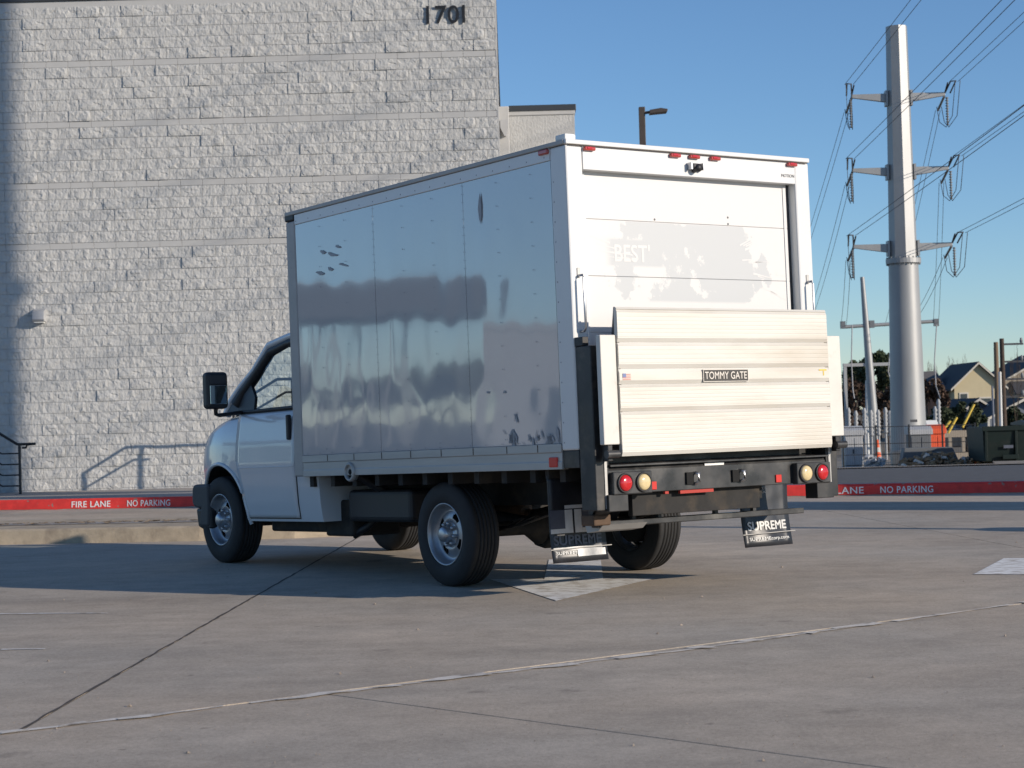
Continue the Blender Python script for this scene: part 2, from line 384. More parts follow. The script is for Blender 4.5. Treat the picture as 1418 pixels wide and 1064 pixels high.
for q in near + far2:
    m = MB(); n = len(q); c = sum(q, V2(0, 0))/n
    m.add([(v.x, v.y, 0) for v in q] + [(v.x, v.y, -.007) for v in q], [tuple(range(n))] + [(i, i + n, (i + 1) % n + n, (i + 1) % n) for i in range(n)])
    m.build('concrete_slab', 'pavement', lot)
for sd, (wd_, jt, drop) in enumerate(((.034, .016, .06), (.060, .030, .62))):
    st_ = stripe([(-7.0, 3.79), (-2.076, 7.463), (-.866, 8.308), (.886, 9.523), (3.052, 11.29), (8.2, 15.1)], wd_, .004 + .002*sd, jt, 3 + sd); rj = random.Random(40 + sd); st_.f = [f_ for f_ in st_.f if rj.random() > drop]; st_.sm = [False]*len(st_.f)
    st_.build('sealed_joint', 'sealant', lot, fix=False)
stripe([(-2.02, 7.56), (-1.758, 15.402), (-1.6, 20.2)], .017, .0015, .005, 9).build('joint_filler', 'joint', lot, fix=False)
stripe([(-3.7, 12.35), (-2.66, 12.15)], .03, .004, .012, 5).build('scrape_mark', 'road_paint', lot, fix=False)
stripe([(-2.85, 10.3), (-2.6, 10.28)], .03, .004, .012, 6).build('scrape_mark', 'road_paint', lot, fix=False)
# painted arrows
def flat(pts, z, name, m, parent): return MB().add([(x, y, z) for x, y in pts], [tuple(range(len(pts)))]).build(name, m, parent, fix=False)
flat([(.25, 12.17), (1.01, 13.62), (.63, 13.70), (.70, 15.6), (.27, 15.65), (.20, 13.80), (-.20, 13.90)], .004, 'painted_arrow', 'road_paint', lot)
flat([(3.24, 13.28), (3.79, 14.56), (4.5, 14.45), (4.6, 16.4), (5.0, 16.4), (4.9, 14.4), (5.5, 14.3), (4.6, 12.7)], .004, 'painted_arrow', 'road_paint', lot)

# fire-lane kerb
KT = .155
def kerb_run(name, pts, h, wd, m, parent=None):
    """kerb along a polyline, its face on the polyline, body wd behind it (left of travel)"""
    prof = [(0, 0), (.012, h - .02), (.03, h), (wd, h), (wd, 0)]
    P = [Vector((a, b, 0)) for a, b in pts]; vs = []; n = len(prof)
    for i, p in enumerate(P):
        t = (P[min(i + 1, len(P) - 1)] - P[max(i - 1, 0)]).normalized(); nr = Vector((-t.y, t.x, 0))
        vs += [p + nr*a + Vector((0, 0, b - .01 if b == 0 else b)) for a, b in prof]
    fs = [(i*n + k, (i + 1)*n + k, (i + 1)*n + k + 1, i*n + k + 1) for i in range(len(P) - 1) for k in range(n - 1)]
    fs += [tuple(range(n)), tuple(range((len(P) - 1)*n, len(P)*n))[::-1]]
    return MB().add(vs, fs).build(name, m, parent)
kb = kind(kerb_run('kerb', KERB[:-1], KT, .17, 'kerb_concrete'), 'structure')
def along(pts, s):
    for (a, b), (c, d) in zip(pts[:-1], pts[1:]):
        l = math.hypot(c - a, d - b)
        if s <= l: return (a + (c - a)*s/l, b + (d - b)*s/l, (c - a)/l, (d - b)/l)
        s -= l
    return (c, d, (c - a)/l, (d - b)/l)
def dens(pts, step=.12):
    L = sum(math.hypot(c - a, d - b) for (a, b), (c, d) in zip(pts[:-1], pts[1:])); n = int(L/step)
    return [along(pts, L*i/n) for i in range(n + 1)]
# red paint skin: face and front lip, 3 mm proud
sam = dens(KERB[1:-1], .15); vs = []
for x, y, tx, ty in sam:
    nx_, ny_ = -ty, tx
    for a, b in [(-.003, .006 + rnd.uniform(0, .012)), (.009, KT - .02), (.028, KT + .003), (.155 + rnd.uniform(-.02, .012), KT + .003)]: vs.append((x + nx_*a, y + ny_*a, b))
fs = [(i*4 + k, (i + 1)*4 + k, (i + 1)*4 + k + 1, i*4 + k + 1) for i in range(len(sam) - 1) for k in range(3)]
MB().add(vs, fs).build('red_kerb_paint', 'red_paint', kb, fix=False)
def kerb_text(body, xs, want, h=.088, z0=.033):
    me, wd = text_verts(body, h, .05, .002, 1.08, 1.0); kx = want/wd
    s0 = 0; acc = 0
    for (a, b), (c, d) in zip(KERB[:-1], KERB[1:]):
        l = math.hypot(c - a, d - b)
        if a <= xs < c: s0 = acc + (xs - a)/(c - a)*l
        acc += l
    def fn(u, v, e):
        x, y, tx, ty = along(KERB, s0 + u*kx); z = z0 + v; off = -.005 + .012*z/KT - e
        return (x - ty*off, y + tx*off, z)
    return put('stencil_lettering', map_mesh(me, fn), 'stencil_white', kb)
kerb_text('FIRE LANE', -6.55, .60); kerb_text('NO PARKING', -5.70, .66)
kerb_text('FIRE LANE', 4.06, .70); kerb_text('NO PARKING', 4.96, .70)

# sidewalk between kerb and building, street beyond the kerb on the right
sw = [V2(x, d + .165) for x, d in KERB[:-1]] + [V2(10.4, 27), V2(3.0, 28.4), V2(.8, 30.5), V2(.2, 36.2), V2(-30, 36.2)]
n = len(sw)
def swz(v):
    k = min(1, max(0, (v.y - 29)/5)); return KT - .012 - k*.14
tri = MB(); cols = 60
for i in range(cols):
    pass
pts = dens(KERB[:-1], .5); vs = []; R = 6
for x, y, tx, ty in pts:
    x0, y0 = x - ty*.165, y + tx*.165
    yend = 36.2 if x < -.5 else max(y0 + .5, 36.2 - (x + .5)*2.6)
    for r in range(R + 1):
        yy = y0 + (yend - y0)*r/R; vs.append((x0, yy, swz(V2(x0, yy))))
fs = [(i*(R + 1) + r, (i + 1)*(R + 1) + r, (i + 1)*(R + 1) + r + 1, i*(R + 1) + r + 1) for i in range(len(pts) - 1) for r in range(R)]
kind(MB().add(vs, fs).build('pavement_walk', 'sidewalk', fix=False), 'structure')
def sheet(name, m, x0, x1, d0, d1, dz, slope=0.0, nseg=10):
    vs = [(x, d + slope*(x - 8), max(far_z(d), -.02 if d < 36 else -9) + dz) for k in range(nseg + 1) for d in [d0 + (d1 - d0)*k/nseg] for x in (x0, x1)]
    return MB().add(vs, [(2*k, 2*k + 1, 2*k + 3, 2*k + 2) for k in range(nseg)]).build(name, m, fix=False)
kind(sheet('street', 'asphalt', 1.0, 120, 26.6, 44, .035, -.05), 'structure')
kind(sheet('street_gutter', 'sidewalk', 1.0, 120, 40.5, 46.0, .06, -.05), 'structure')
kind(sheet('substation_yard', 'sand', 6, 60, 46.2, 100, .05), 'structure')
# traffic island at the left
isl = [(-30, 20.9), (-12, 19.95), (-5.36, 19.42), (-4.2, 19.28), (-3.29, 19.14), (-2.3, 19.16), (-1.7, 19.35), (-1.35, 19.75), (-1.4, 20.2), (-1.8, 20.6), (-2.5, 20.85), (-6, 21.5), (-12, 22.4), (-30, 24.6)]
m = MB(); n = len(isl); cen = Vector((-8, 20.8, 0))
def inset(k):
    out = []
    for i in range(n):
        a = Vector((*isl[i - 1], 0)) if i else Vector((*isl[0], 0)); b = Vector((*isl[(i + 1) % n], 0)) if i < n - 1 else Vector((*isl[-1], 0))
        t = (b - a).normalized(); out.append((isl[i][0] - t.y*k, isl[i][1] + t.x*k))
    return out
i0, i1, i2 = isl, inset(.02), inset(.05)
i0, i1, i2 = [[(x, y + .28) for x, y in q] for q in (i0, i1, i2)]
m.add([(x, y, -.01) for x, y in i0] + [(x, y, .135) for x, y in i1] + [(x, y, .155) for x, y in i2],
      [(k*n + i, k*n + i + 1, (k + 1)*n + i + 1, (k + 1)*n + i) for k in range(2) for i in range(n - 1)] + [tuple(range(2*n, 3*n))])
isk = kind(m.build('traffic_island_kerb', 'island_concrete'), 'structure')
i3 = [(x, y + .28) for x, y in inset(.75)]
flat([p for p in i3], .160, 'island_fill', 'sidewalk', isk)
dr = MB()
for k in range(900):
    x = rnd.uniform(-11, -2.6); y = 20.28 + (-x)*.075 + rnd.gauss(0, .09) - .05; s = rnd.uniform(.006, .03)
    a = rnd.uniform(0, PI); dr.add([(x + s*math.cos(a + q*PI/2)*(1 + (q % 2)), y + s*math.sin(a + q*PI/2), .163 + rnd.uniform(0, .012)) for q in range(4)], [(0, 1, 2, 3)])
kind(dr.build('dry_leaf_litter', 'debris', isk, fix=False), 'stuff')

# ------------------------------------------------------------------ block building
WD = 35.8; WX0, WX1 = -20.0, -.14; PIT, ROW, BW = 1.167, .2090, .4222
bld = thing('block_building', 'tall pale grey split face block building with number 1701 near its corner', 'building', (-8, WD, 0))
def loc(o, p=bld): o.location = -Vector(p.location); return o   # part meshes are given in world coordinates
core = MB().box(WX0, WX1 - .012, WD - .001, WD + 14, -.1, 9.40)
loc(core.build('wall_core', 'mortar', bld))
bands = [4.69 + PIT*k for k in range(4)] + [9.36]
for z in bands[:4]:
    x = WX1; i = 0
    while x > WX0:
        x2 = max(WX0, x - BW*(1 if i else .5)); i += 1
        if x > -10.5: loc(MB().box(x2 + .003, x - .003, WD - .014, WD + .02, z - .061 + .004, z + .061 - .004).build('band_block', 'smooth_block', bld, bevel=.003, seg=1))
        else: loc(MB().box(WX0, x, WD - .014, WD + .02, z - .057, z + .057).build('band_run', 'smooth_block', bld)); break
        x = x2
loc(MB().box(WX0, WX1, WD - .016, WD + .02, 9.285, 9.41).build('top_course', 'smooth_block', bld, bevel=.004))
loc(MB().box(WX0, WX1 + .03, WD - .05, WD + 14, 9.41, 9.56).build('parapet_coping', 'coping', bld, bevel=.01))
# return wall trim at the corner
loc(MB().box(WX1 - .006, WX1 + .028, WD - .02, WD + .35, -.05, 9.40).build('corner_trim', 'smooth_block', bld, bevel=.004))
rows = []
z = 4.69 - .061 - ROW
while z > -.25: rows.append(z); z -= ROW
for b in bands[:4]:
    for k in range(5): rows.append(b + .061 + k*ROW)
def block_variant(seed, wd=BW):
    """a split-face block: a flat back and a broken front of small facets"""
    r = random.Random(seed); NX, NZ = (7, 4) if wd == BW else (4, 4); g = .003
    off = r.uniform(.0, .012) if r.random() < .85 else r.uniform(.012, .028); tilt = r.uniform(-.009, .009); tz = r.uniform(-.004, .004); vs = []
    for i in range(NX + 1):
        for j in range(NZ + 1):
            u, v = i/NX, j/NZ; edge = min(u, 1 - u, v, 1 - v)
            ju = 0 if i in (0, NX) else r.uniform(-.3, .3)/NX; jv = 0 if j in (0, NZ) else r.uniform(-.3, .3)/NZ
            nz = noise.noise(Vector((u*3.1 + seed*7.3, v*1.9, seed*1.7)))*.018 + r.uniform(-.0045, .006)
            d = .012 + (off + tilt*(u - .5)*2 + tz*(v - .5) + nz if edge > 0 else r.uniform(-.003, .004) + off*.8)
            vs.append((g + (wd - 2*g)*(u + ju), -max(d, .003), g + (ROW - 2*g)*(v + jv)))
    f = []
    for i in range(NX):
        for j in range(NZ):
            a, b_, c, d_ = i*(NZ + 1) + j, (i + 1)*(NZ + 1) + j, (i + 1)*(NZ + 1) + j + 1, i*(NZ + 1) + j + 1
            f += [(a, b_, c), (a, c, d_)] if r.random() < .5 else [(a, b_, d_), (b_, c, d_)]
    m = MB().add(vs, f)
    bk = [(g, .012, g), (wd - g, .012, g), (wd - g, .012, ROW - g), (g, .012, ROW - g)]
    per = [i*(NZ + 1) for i in range(NX + 1)] + [NX*(NZ + 1) + j for j in range(1, NZ + 1)] + [i*(NZ + 1) + NZ for i in range(NX - 1, -1, -1)] + [j for j in range(NZ - 1, 0, -1)]
    bv = [(vs[p][0], .012, vs[p][2]) for p in per]; k = len(vs); n = len(per)
    m.v += bv; fs = [(per[i], k + i, k + (i + 1) % n, per[(i + 1) % n]) for i in range(n)]; m.f += fs; m.sm += [False]*len(fs)
    return m
variants = [block_variant(s) for s in range(26)]; halves = [block_variant(100 + s, BW/2) for s in range(6)]
vmesh = [v.mesh('block') for v in variants]
for me in vmesh: me.materials.append(M['block'])
field = MB(); cnt = 0; spots = []
rs = sorted(rows)
for ri, z in enumerate(rs):
    half = ri % 2; x = WX1
    if half:
        hv = halves[rnd.randrange(6)]; field.add([(vx + x - BW/2, vy + WD, vz + z) for vx, vy, vz in hv.v], hv.f); x -= BW/2
    while x > WX0:
        spots.append((x - BW, z)); x -= BW
spots.sort(key=lambda s: 0 if (s[0] > -9.9 and 3.35 < s[1] < 6.4) else 1)
for x, z in spots:
    if x < -12.5 : continue
    k = rnd.randrange(len(variants))
    if cnt < 300 and x > -9.9 and 3.35 < z < 6.4:
        o = bpy.data.objects.new('block', vmesh[k]); C.objects.link(o); o.parent = bld; o.location = Vector((x, WD, z)) - bld.location; cnt += 1
    else:
        field.add([(vx + x, vy + WD, vz + z) for vx, vy, vz in variants[k].v], variants[k].f)
kind(loc(field.build('block_field', 'block', bld)), 'stuff')
# numerals 1701
ux = -1.455
for ch, w_ in zip('1701', (.17, .24, .28, .13)):
    me, wd = text_verts(ch, .335, .022, .02)
    loc(put('number_' + {'1': 'one', '7': 'seven', '0': 'zero'}[ch], map_mesh(me, lambda u, v, e, ux=ux: (ux + u, WD - .045 - e, 8.785 + v)), 'number', bld)); ux += w_
# lower wing further back with a dark coping, and a pilaster at the inner corner
WB = 46.0
loc(MB().box(-.3, 1.72, WB, WB + 8, -.1, 8.62).build('wing_wall', 'block', bld))
loc(MB().box(-.3, 1.735, WB - .03, WB + 8, 8.62, 8.72).build('wing_top_course', 'smooth_block', bld))
loc(MB().box(.10, 1.76, WB - .06, WB + 8, 8.72, 8.86).build('wing_coping', 'coping', bld, bevel=.01))
loc(MB().box(-.16, .10, WB - .35, WB - .03, -.1, 8.80).build('pilaster', 'smooth_block', bld, bevel=.02))
loc(MB().prism([(-.12, 8.25), (-.02, 8.05), (.02, 8.05), (.07, 8.25), (.07, 8.45), (-.12, 8.45)], 1, WB - .5, WB - .35).build('scupper', 'fixture', bld))
# wall light
fx = thing('wall_light', 'small grey wedge wall light on the block wall at far left', 'light', (-9.0, WD, 3.25))
MB().prism([(-.02, .26), (-.20, .20), (-.24, .04), (-.20, 0), (-.02, .0)], 0, -.115, .115).build('housing', 'fixture', fx, bevel=.008)
MB().prism([(-.19, -.004), (-.05, -.004), (-.05, -.02), (-.19, -.02)], 0, -.09, .09).build('lens', 'label_white', fx)
MB().box(-.03, .03, -.02, .02, -.07, .0).build('conduit', 'fixture', fx)

# handrails
def handrail(name, label, base, flip=1, m='rail_black'):
    t = thing(name, label, 'handrail', base)
    return t
hr = handrail('stair_handrail', 'black steel stair handrail with five bars at the left edge of the block wall', (-9.15, 34.6, 0))
def T3(x, y, z): return (x, y, z)
sp = 0.0
zt = .93
MB().tube([(-1.9, 0, zt + 1.2), (-.04, 0, zt), (.30, 0, zt)], .026, 8).build('top_rail', 'rail_black', hr)
for k in range(4):
    zz = .76 - .20*k
    MB().tube([(-1.9, 0, zz + 1.02), (-.33, 0, zz), (0, 0, zz)], .016, 6).build('bar', 'rail_black', hr)
MB().tube([(0, 0, -.02), (0, 0, zt)], .026, 8).build('post', 'rail_black', hr)
MB().tube([(-1.5, 0, .3), (-1.5, 0, 1.67)], .026, 8).build('post', 'rail_black', hr)
MB().box(-.10, .10, -.06, .06, -.012, .008).build('foot_plate', 'rail_black', hr)
MB().tube([(.30, 0, zt), (.14, 0, zt - .02), (.12, 0, zt - .07), (.05, 0, zt - .07)], .02, 6).build('return_loop', 'rail_black', hr)
st = thing('concrete_steps', 'low concrete steps in shade beside the stair handrail at the left', 'steps', (-10.2, 34.6, 0))
for k in range(5): MB().box(-.60 - .3*k - 1.6, -.35 - .3*k, -.8, .9, .17*k - .02, .17*(k + 1)).build('step', 'sidewalk', st, bevel=.01)
# the ramp handrail stands behind the truck and throws its shadow on the wall
hx = 3.05; st_off = 1.85
rr = thing('ramp_handrail', 'black ramp handrail behind the truck casting its shadow on the block wall', 'handrail', (-8.12 + hx, WD - st_off, 0))
dz = 1.22
MB().tube([(.0, 0, .02 + dz), (.0, 0, .30 + dz), (.80, 0, .77 + dz), (3.2, 0, .77 + dz)], .028, 8).build('top_rail', 'rail_black', rr)
MB().tube([(.04, 0, .03 + dz), (.95, 0, .53 + dz), (1.25, 0, .53 + dz)], .022, 8).build('lower_rail', 'rail_black', rr)
MB().tube([(1.08, 0, -.02), (1.08, 0, .77 + dz)], .028, 8).build('post', 'rail_black', rr)
MB().tube([(3.2, 0, -.02), (3.2, 0, .77 + dz)], .028, 8).build('post', 'rail_black', rr)
MB().tube([(.0, 0, -.02), (.0, 0, .30 + dz)], .028, 8).build('post', 'rail_black', rr)

# ------------------------------------------------------------------ box truck
YAW = 0.623
tk = thing('box_truck', 'white box truck with raised lift gate, seen from its rear left', 'truck', (0.2704, 13.985, 0.0), PI/2 + YAW)
W_, XR, XF, ZB, ZT = 1.0836, -1.773, 1.94, .82, 2.925
def part(mb, name, m, bevel=0, seg=2, solid=0, fix=True): return mb.build(name, m, tk, bevel, seg, fix, True, solid)
def sub(mb, name, m, par, bevel=0, seg=2, fix=True): return mb.build(name, m, par, bevel, seg, fix)
# cargo box: side panels with their joint battens
seams = [(1.822, .6205), (.6175, -.5755), (-.5785, -1.601)]
for sg in (1, -1):
    for k, (a, b) in enumerate(seams):
        def fn(u, v, a=a, b=b, k=k):
            x = a + (b - a)*u; z = .988 + (2.824 - .988)*v
            # shallow oil-canning between the riveted ribs
            rib = .5 - .5*math.cos(2*PI*((x + .58)/.4))
            amp = .0022*rib*min(1, 6*min(u, 1 - u), 5*min(v, 1 - v))
            d = amp*(noise.noise(Vector((x*1.6 + 9*sg, z*1.3, 3.1)))*1.2 + noise.noise(Vector((x*3.3, z*3.6 + 5*sg, 8.2)))*.9*max(0, 1.9 - z))
            return (x, sg*(W_ - .004 + d), z)
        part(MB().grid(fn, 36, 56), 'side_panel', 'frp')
    part(MB().box(1.80, XF, sg*(W_ - .06) if sg > 0 else -W_ - .004, sg*(W_ + .004) if sg > 0 else -W_ + .06, ZB, 2.86), 'front_corner_post', 'post_grey', .012)
    part(MB().box(1.80, XF + .006, (W_ - .07) if sg > 0 else -W_ - .010, (W_ + .010) if sg > 0 else -W_ + .07, 2.862, ZT + .012), 'front_corner_cap', 'black_plastic', .012)
    # rear post: wraps the corner
    y0, y1 = (W_ - .135, W_ + .002) if sg > 0 else (-W_ - .002, -W_ + .135)
    part(MB().box(XR, -1.604, y0, y1, .94, 2.905), 'rear_corner_post', 'white_paint', .012)
    y0, y1 = (W_ - .03, W_ + .003) if sg > 0 else (-W_ - .003, -W_ + .03)
    part(MB().box(-1.602, 1.798, y0, y1, 2.826, 2.906), 'top_rail', 'white_paint', .004)
    part(MB().box(XR + .01, XF - .002, (W_ - .05) if sg > 0 else -W_ - .014, (W_ + .014) if sg > 0 else -W_ + .05, 2.908, 2.938), 'roof_edge_trim', 'post_grey', .006)
    # aluminium bottom rail, ribbed
    yy = lambda d: sg*(W_ + d)
    pr = [(yy(-.05), ZB), (yy(.006), ZB), (yy(.006), .868), (yy(.002), .872), (yy(.002), .928), (yy(.008), .932), (yy(.008), .986), (yy(-.05), .986)]
    rl = part(MB().prism(pr, 0, -1.602, 1.798), 'bottom_rail', 'rail_alu', .002, 1)
    for x in (1.4, 1.0, .6, .2, -.2, -.6, -1.0, -1.35): sub(MB().box(x - .004, x + .004, yy(.0) if sg > 0 else yy(.0095), yy(.0095) if sg > 0 else yy(.0), .935, .983), 'rail_joint', 'joint', rl)
    sub(MB().box(-1.56, -1.47, yy(.0) if sg > 0 else yy(.014), yy(.014) if sg > 0 else yy(.0), .835, .90), 'side_reflector', 'red_reflector', rl, .006)
    o = part(MB().box(-1.60, -1.50, yy(-.01) if sg > 0 else yy(.022), yy(.022) if sg > 0 else yy(-.01), 2.87, 2.903), 'side_marker_lamp', 'red_marker', .008)
    # rivets
    rv = MB()
    def dome(x, z, r=.0075):
        r *= .5
        k = 6; vs = [(x + r*math.cos(2*PI*i/k), yy(.0035), z + r*math.sin(2*PI*i/k)) for i in range(k)] + [(x, yy(.0075), z)]
        rv.add(vs, [(i, (i + 1) % k, k) for i in range(k)], True)
    for x in (.619, -.577):
        for i in range(32): dome(x, 1.02 + i*.0575, .0075)
    for x in (1.42, 1.03, .21, -.185, -.985, -1.375):
        for i in range(12): dome(x, 1.03 + i*.158, .0095)
    for i in range(18): dome(1.77 - i*.195, 2.852, .011); dome(1.72 - i*.19, 1.0, .009)
    for i in range(14): dome(1.87, 1.0 + i*.135, .008); dome(-1.635, .99 + i*.13, .0095)
    kind(part(rv, 'rivets', 'rivet', fix=False), 'stuff')
def scuffs(n, x0, x1, z0, z1, seed):
    r = random.Random(seed); m_ = MB()
    for i in range(n):
        x = r.uniform(x0, x1); z = r.uniform(z0, z1)**1.0; ww = r.uniform(.004, .022); h = r.uniform(.01, .07); k = r.uniform(-.02, .02)
        pts = [(x + ww*math.cos(q*PI/3.5)*r.uniform(.5, 1.1) + k*math.sin(q*PI/3.5), W_ + .0028, z + h*math.sin(q*PI/3.5)*r.uniform(.5, 1)) for q in range(7)]
        m_.add(pts, [tuple(range(7))])
    return m_
kind(part(scuffs(26, -1.58, -.98, .99, 1.05, 4), 'side_scuffs', 'chip', fix=False), 'stuff')
sc = scuffs(4, -1.15, -.95, 1.02, 1.18, 8)
sc.add([(-.80 + a*.035, W_ + .003, 2.62 + b*.11) for a, b in [(0, 1), (.5, .6), (.95, 0), (.7, -.6), (.2, -1), (-.25, -.5), (-.35, .2)]], [tuple(range(7))])
for x, z in ((1.37, 2.56), (1.24, 2.53), (1.42, 2.40), (1.27, 2.42), (1.06, 2.43), (1.14, 2.58), (-.79, 1.36), (-.99, 1.35)):  # wide front marks paint dark reflected smudges; the two rear ones are chips
    ww = random.Random(int(x*100)).uniform(.05, .11) if x > 0 else .02
    sc.add([(x + ww*math.cos(q*PI/4)*(.7 + .3*math.sin(q*7 + x*9)), W_ + .003, z + .016*math.sin(q*PI/4)*(.7 + .4*math.sin(q*5 + x*7)) + ww*.15*math.cos(q*PI/4)) for q in range(8)], [tuple(range(8))])
kind(part(sc, 'paint_chips', 'chip', fix=False), 'stuff')
part(MB().box(XF - .03, XF, -W_ + .06, W_ - .06, ZB, 2.91), 'front_wall', 'white_paint', .01)
part(MB().grid(lambda u, v: (XR + .01 + (XF - XR - .012)*u, -W_ + .02 + (2*W_ - .04)*v, 2.934 + .012*math.sin(PI*v)), 4, 8), 'roof', 'white_paint', solid=.01)
part(MB().box(-1.62, 1.9, -W_ + .04, W_ - .04, ZB + .005, ZB + .05), 'box_floor', 'undercarriage')
for k in range(11): part(MB().box(-1.55 + k*.33, -1.49 + k*.33, -W_ + .06, W_ - .06, ZB - .085, ZB + .003), 'floor_beam', 'undercarriage')
# rear header and roll-up door
part(MB().box(XR - .002, -1.62, -W_ + .137, W_ - .137, 2.752, 2.907), 'rear_header', 'white_paint', .0015, 1)
part(MB().box(XR - .012, XR + .05, -W_ - .004, W_ + .004, 2.909, 2.941), 'rear_roof_rail', 'white_paint', .006)
part(MB().box(XR - .014, XR - .0125, -W_ + .02, W_ - .02, 2.9005, 2.9085), 'roof_rail_gap', 'joint')
part(MB().box(-1.60, -1.59, -.95, .95, .95, 2.76), 'door_backing', 'joint')
dz_ = [2.80, 2.443, 2.070, 1.70, 1.33, .96]
door = part(MB().box(-1.688, -1.683, -.93, .93, .97, 2.76), 'roll_up_door', 'door_white')
for a, b in zip(dz_[1:], dz_[:-1]):
    sub(MB().box(-1.70, -1.689, -.925, .925, a + .0011, b - .0011), 'door_panel', 'door_white', door, .002, 1)
for y in (.90, -.90): sub(MB().box(-1.706, -1.7005, y - .012, y + .012, .98, 2.74), 'door_track_strip', 'white_paint', door)
for y, z in ((.30, 2.46), (-.36, 2.50), (-.36, 2.455)):
    sub(MB().lathe([(.0, -.004), (.006, -.003), (.008, 0)], 'x', 10, (-1.701, y, z)), 'door_bolt', 'small_text', door)
me, wd = text_verts("BEST'", .115, .07, .0002, 1.0, 1.0)
put('ghost_lettering', map_mesh(me, lambda u, v, e: (-1.7005 - e, .655 - u*.86, 2.17 + v)), 'ghost_white', door)
me, wd = text_verts("SAVE", .10, .03, .0012, 1.0, 1.0)
gm = MB()
r_ = random.Random(5)
for i in range(34):   # old vinyl residue streaks that radiate across the panel
    a = r_.uniform(-.5, .5); sg = r_.choice((1, -1)); y = sg*r_.uniform(.45, .86); z = 2.18 + a*.5*abs(y)/.86; L_ = r_.uniform(.05, .2)
    z = max(1.93, min(2.42, z)); e = .004 + r_.random()*.006
    dy = sg*L_; dzz = a*L_*.9
    if abs(y + dy) > .90 or not (1.925 < z + dzz < 2.43): continue
    if abs(z - 2.07) < .02 or (z - 2.07)*(z + dzz - 2.07) < 0: continue
    gm.add([(-1.7008, y, z - e), (-1.7008, y + dy, z + dzz - e*.2), (-1.7008, y + dy, z + dzz + e*.2), (-1.7008, y, z + e)], [(0, 1, 2, 3)])
kind(sub(gm, 'residue_streaks', 'ghost_white', door, fix=False), 'stuff')
# black door gaskets at the jambs
for y in (.938, -.938): part(MB().box(-1.700, -1.684, y - .010, y + .010, .97, 2.75), 'door_gasket', 'grey_plastic')
for y in (.90, .17, 0, -.187, -.91):
    o = part(MB().box(XR - .03, XR, y - .045, y + .045, 2.872, 2.898), 'marker_lamp', 'red_marker', .009, 3)
    sub(MB().box(XR - .034, XR - .004, y - .012, y + .030, 2.880, 2.8965), 'lamp_highlight', 'red_lens', o, .004)
cm = part(MB().box(XR - .055, XR - .002, -.045, .045, 2.806, 2.836), 'rear_camera', 'grey_plastic', .008)
sub(MB().lathe([(.0, -.072), (.022, -.070), (.028, -.055), (.028, -.01)], 'x', 18, (XR - .0, 0.0, 2.806)), 'camera_lens', 'black_plastic', cm)
sub(MB().box(XR - .05, XR - .003, -.060, -.047, 2.795, 2.842), 'camera_bracket', 'chrome_cap', cm)
sub(MB().box(XR - .05, XR - .003, .047, .060, 2.795, 2.842), 'camera_bracket', 'chrome_cap', cm)
me, wd = text_verts('MOTION', .022, .02, .0012)
o = put('maker_lettering', map_mesh(me, lambda u, v, e: (XR - .003 - e, -.815 - u, 2.795 + v)), 'small_text', tk); o.rotation_euler.y = RAKE
for sg in (1, -1):
    y0 = 1.022*sg
    part(MB().tube([(XR, y0, 2.06), (XR - .04, y0, 2.06), (XR - .055, y0, 2.04), (XR - .055, y0, 1.72), (XR - .04, y0, 1.70), (XR, y0, 1.70)], .0085, 8), 'grab_handle', 'chrome_cap')
    part(MB().box(XR - .006, XR, y0 - .012, y0 + .012, 2.045, 2.11), 'handle_base', 'rail_alu', .003)
part(MB().box(XR + .03, XR + .14, .97, 1.06, 2.942, 2.985), 'roof_marker_lamp', 'label_white', .012)
# lift gate
GX = -2.03
gate = part(MB().box(GX + .008, GX + .05, -.91, .91, .895, 1.80), 'liftgate', 'rail_alu', .004)
pz = [(.889, 1.168), (1.172, 1.341), (1.345, 1.441), (1.445, 1.610), (1.614, 1.822)]
for i, (a, b) in enumerate(pz):
    # extruded plank, a little bowed at its edges, with fine ribs
    nr = max(3, int((b - a)/.024)); pr = []
    for k in range(nr + 1):
        z = a + (b - a)*k/nr; pr += [(GX + (.006 if k in (0, nr) else -.0035), z)]
        if 0 < k < nr and i != 2: pr += [(GX - .0028, z + .003), (GX - .0028, z + .006), (GX - .0035, z + .009)]
    pr += [(GX + .03, b), (GX + .03, a)]
    vs = [(x, y, z) for y in (.93, -.93) for x, z in pr]; n = len(pr)
    m_ = MB().add(vs, [(k, k + 1, n + k + 1, n + k) for k in range(n - 1)] + [(n - 1, 0, n, 2*n - 1), tuple(range(n)), tuple(range(2*n - 1, n - 1, -1))])
    sub(m_, 'plank', 'gate_alu', gate)
# tapered ramp end: upper left tip and upper edge
sub(MB().prism([(GX, 1.823), (GX + .03, 1.823), (GX + .02, 1.838), (GX + .01, 1.838)], 1, -.93, .93), 'ramp_edge', 'gate_alu', gate)
sub(MB().prism([(GX + .03, 1.84), (GX + .03, 1.60), (GX + .07, 1.60)], 1, .915, .93), 'side_gusset', 'grey_plastic', gate)
sub(MB().prism([(GX + .03, 1.82), (GX + .03, 1.60), (GX + .07, 1.60)], 1, -.93, -.915), 'side_gusset', 'grey_plastic', gate)
for sg in (1, -1):
    y0, y1 = sorted((sg*.938, sg*1.065))
    sub(MB().box(GX + .01, GX + .055, y0, y1, .965, 1.66), 'side_flap', 'gate_flap', gate, .006)
    y0, y1 = sorted((sg*.99, sg*1.03))
    sub(MB().box(GX + .02, GX + .07, y0, y1, .86, .964), 'hinge_arm', 'black_steel', gate, .006)
    sub(MB().tube([(GX + .0, sg*.965, .905), (GX + .0, sg*1.06, .905)], .026, 12), 'roller', 'bumper_steel', gate)
pl = sub(MB().box(GX - .010, GX - .003, -.168, .232, 1.352, 1.434), 'name_plate', 'plate_black', gate, .003)
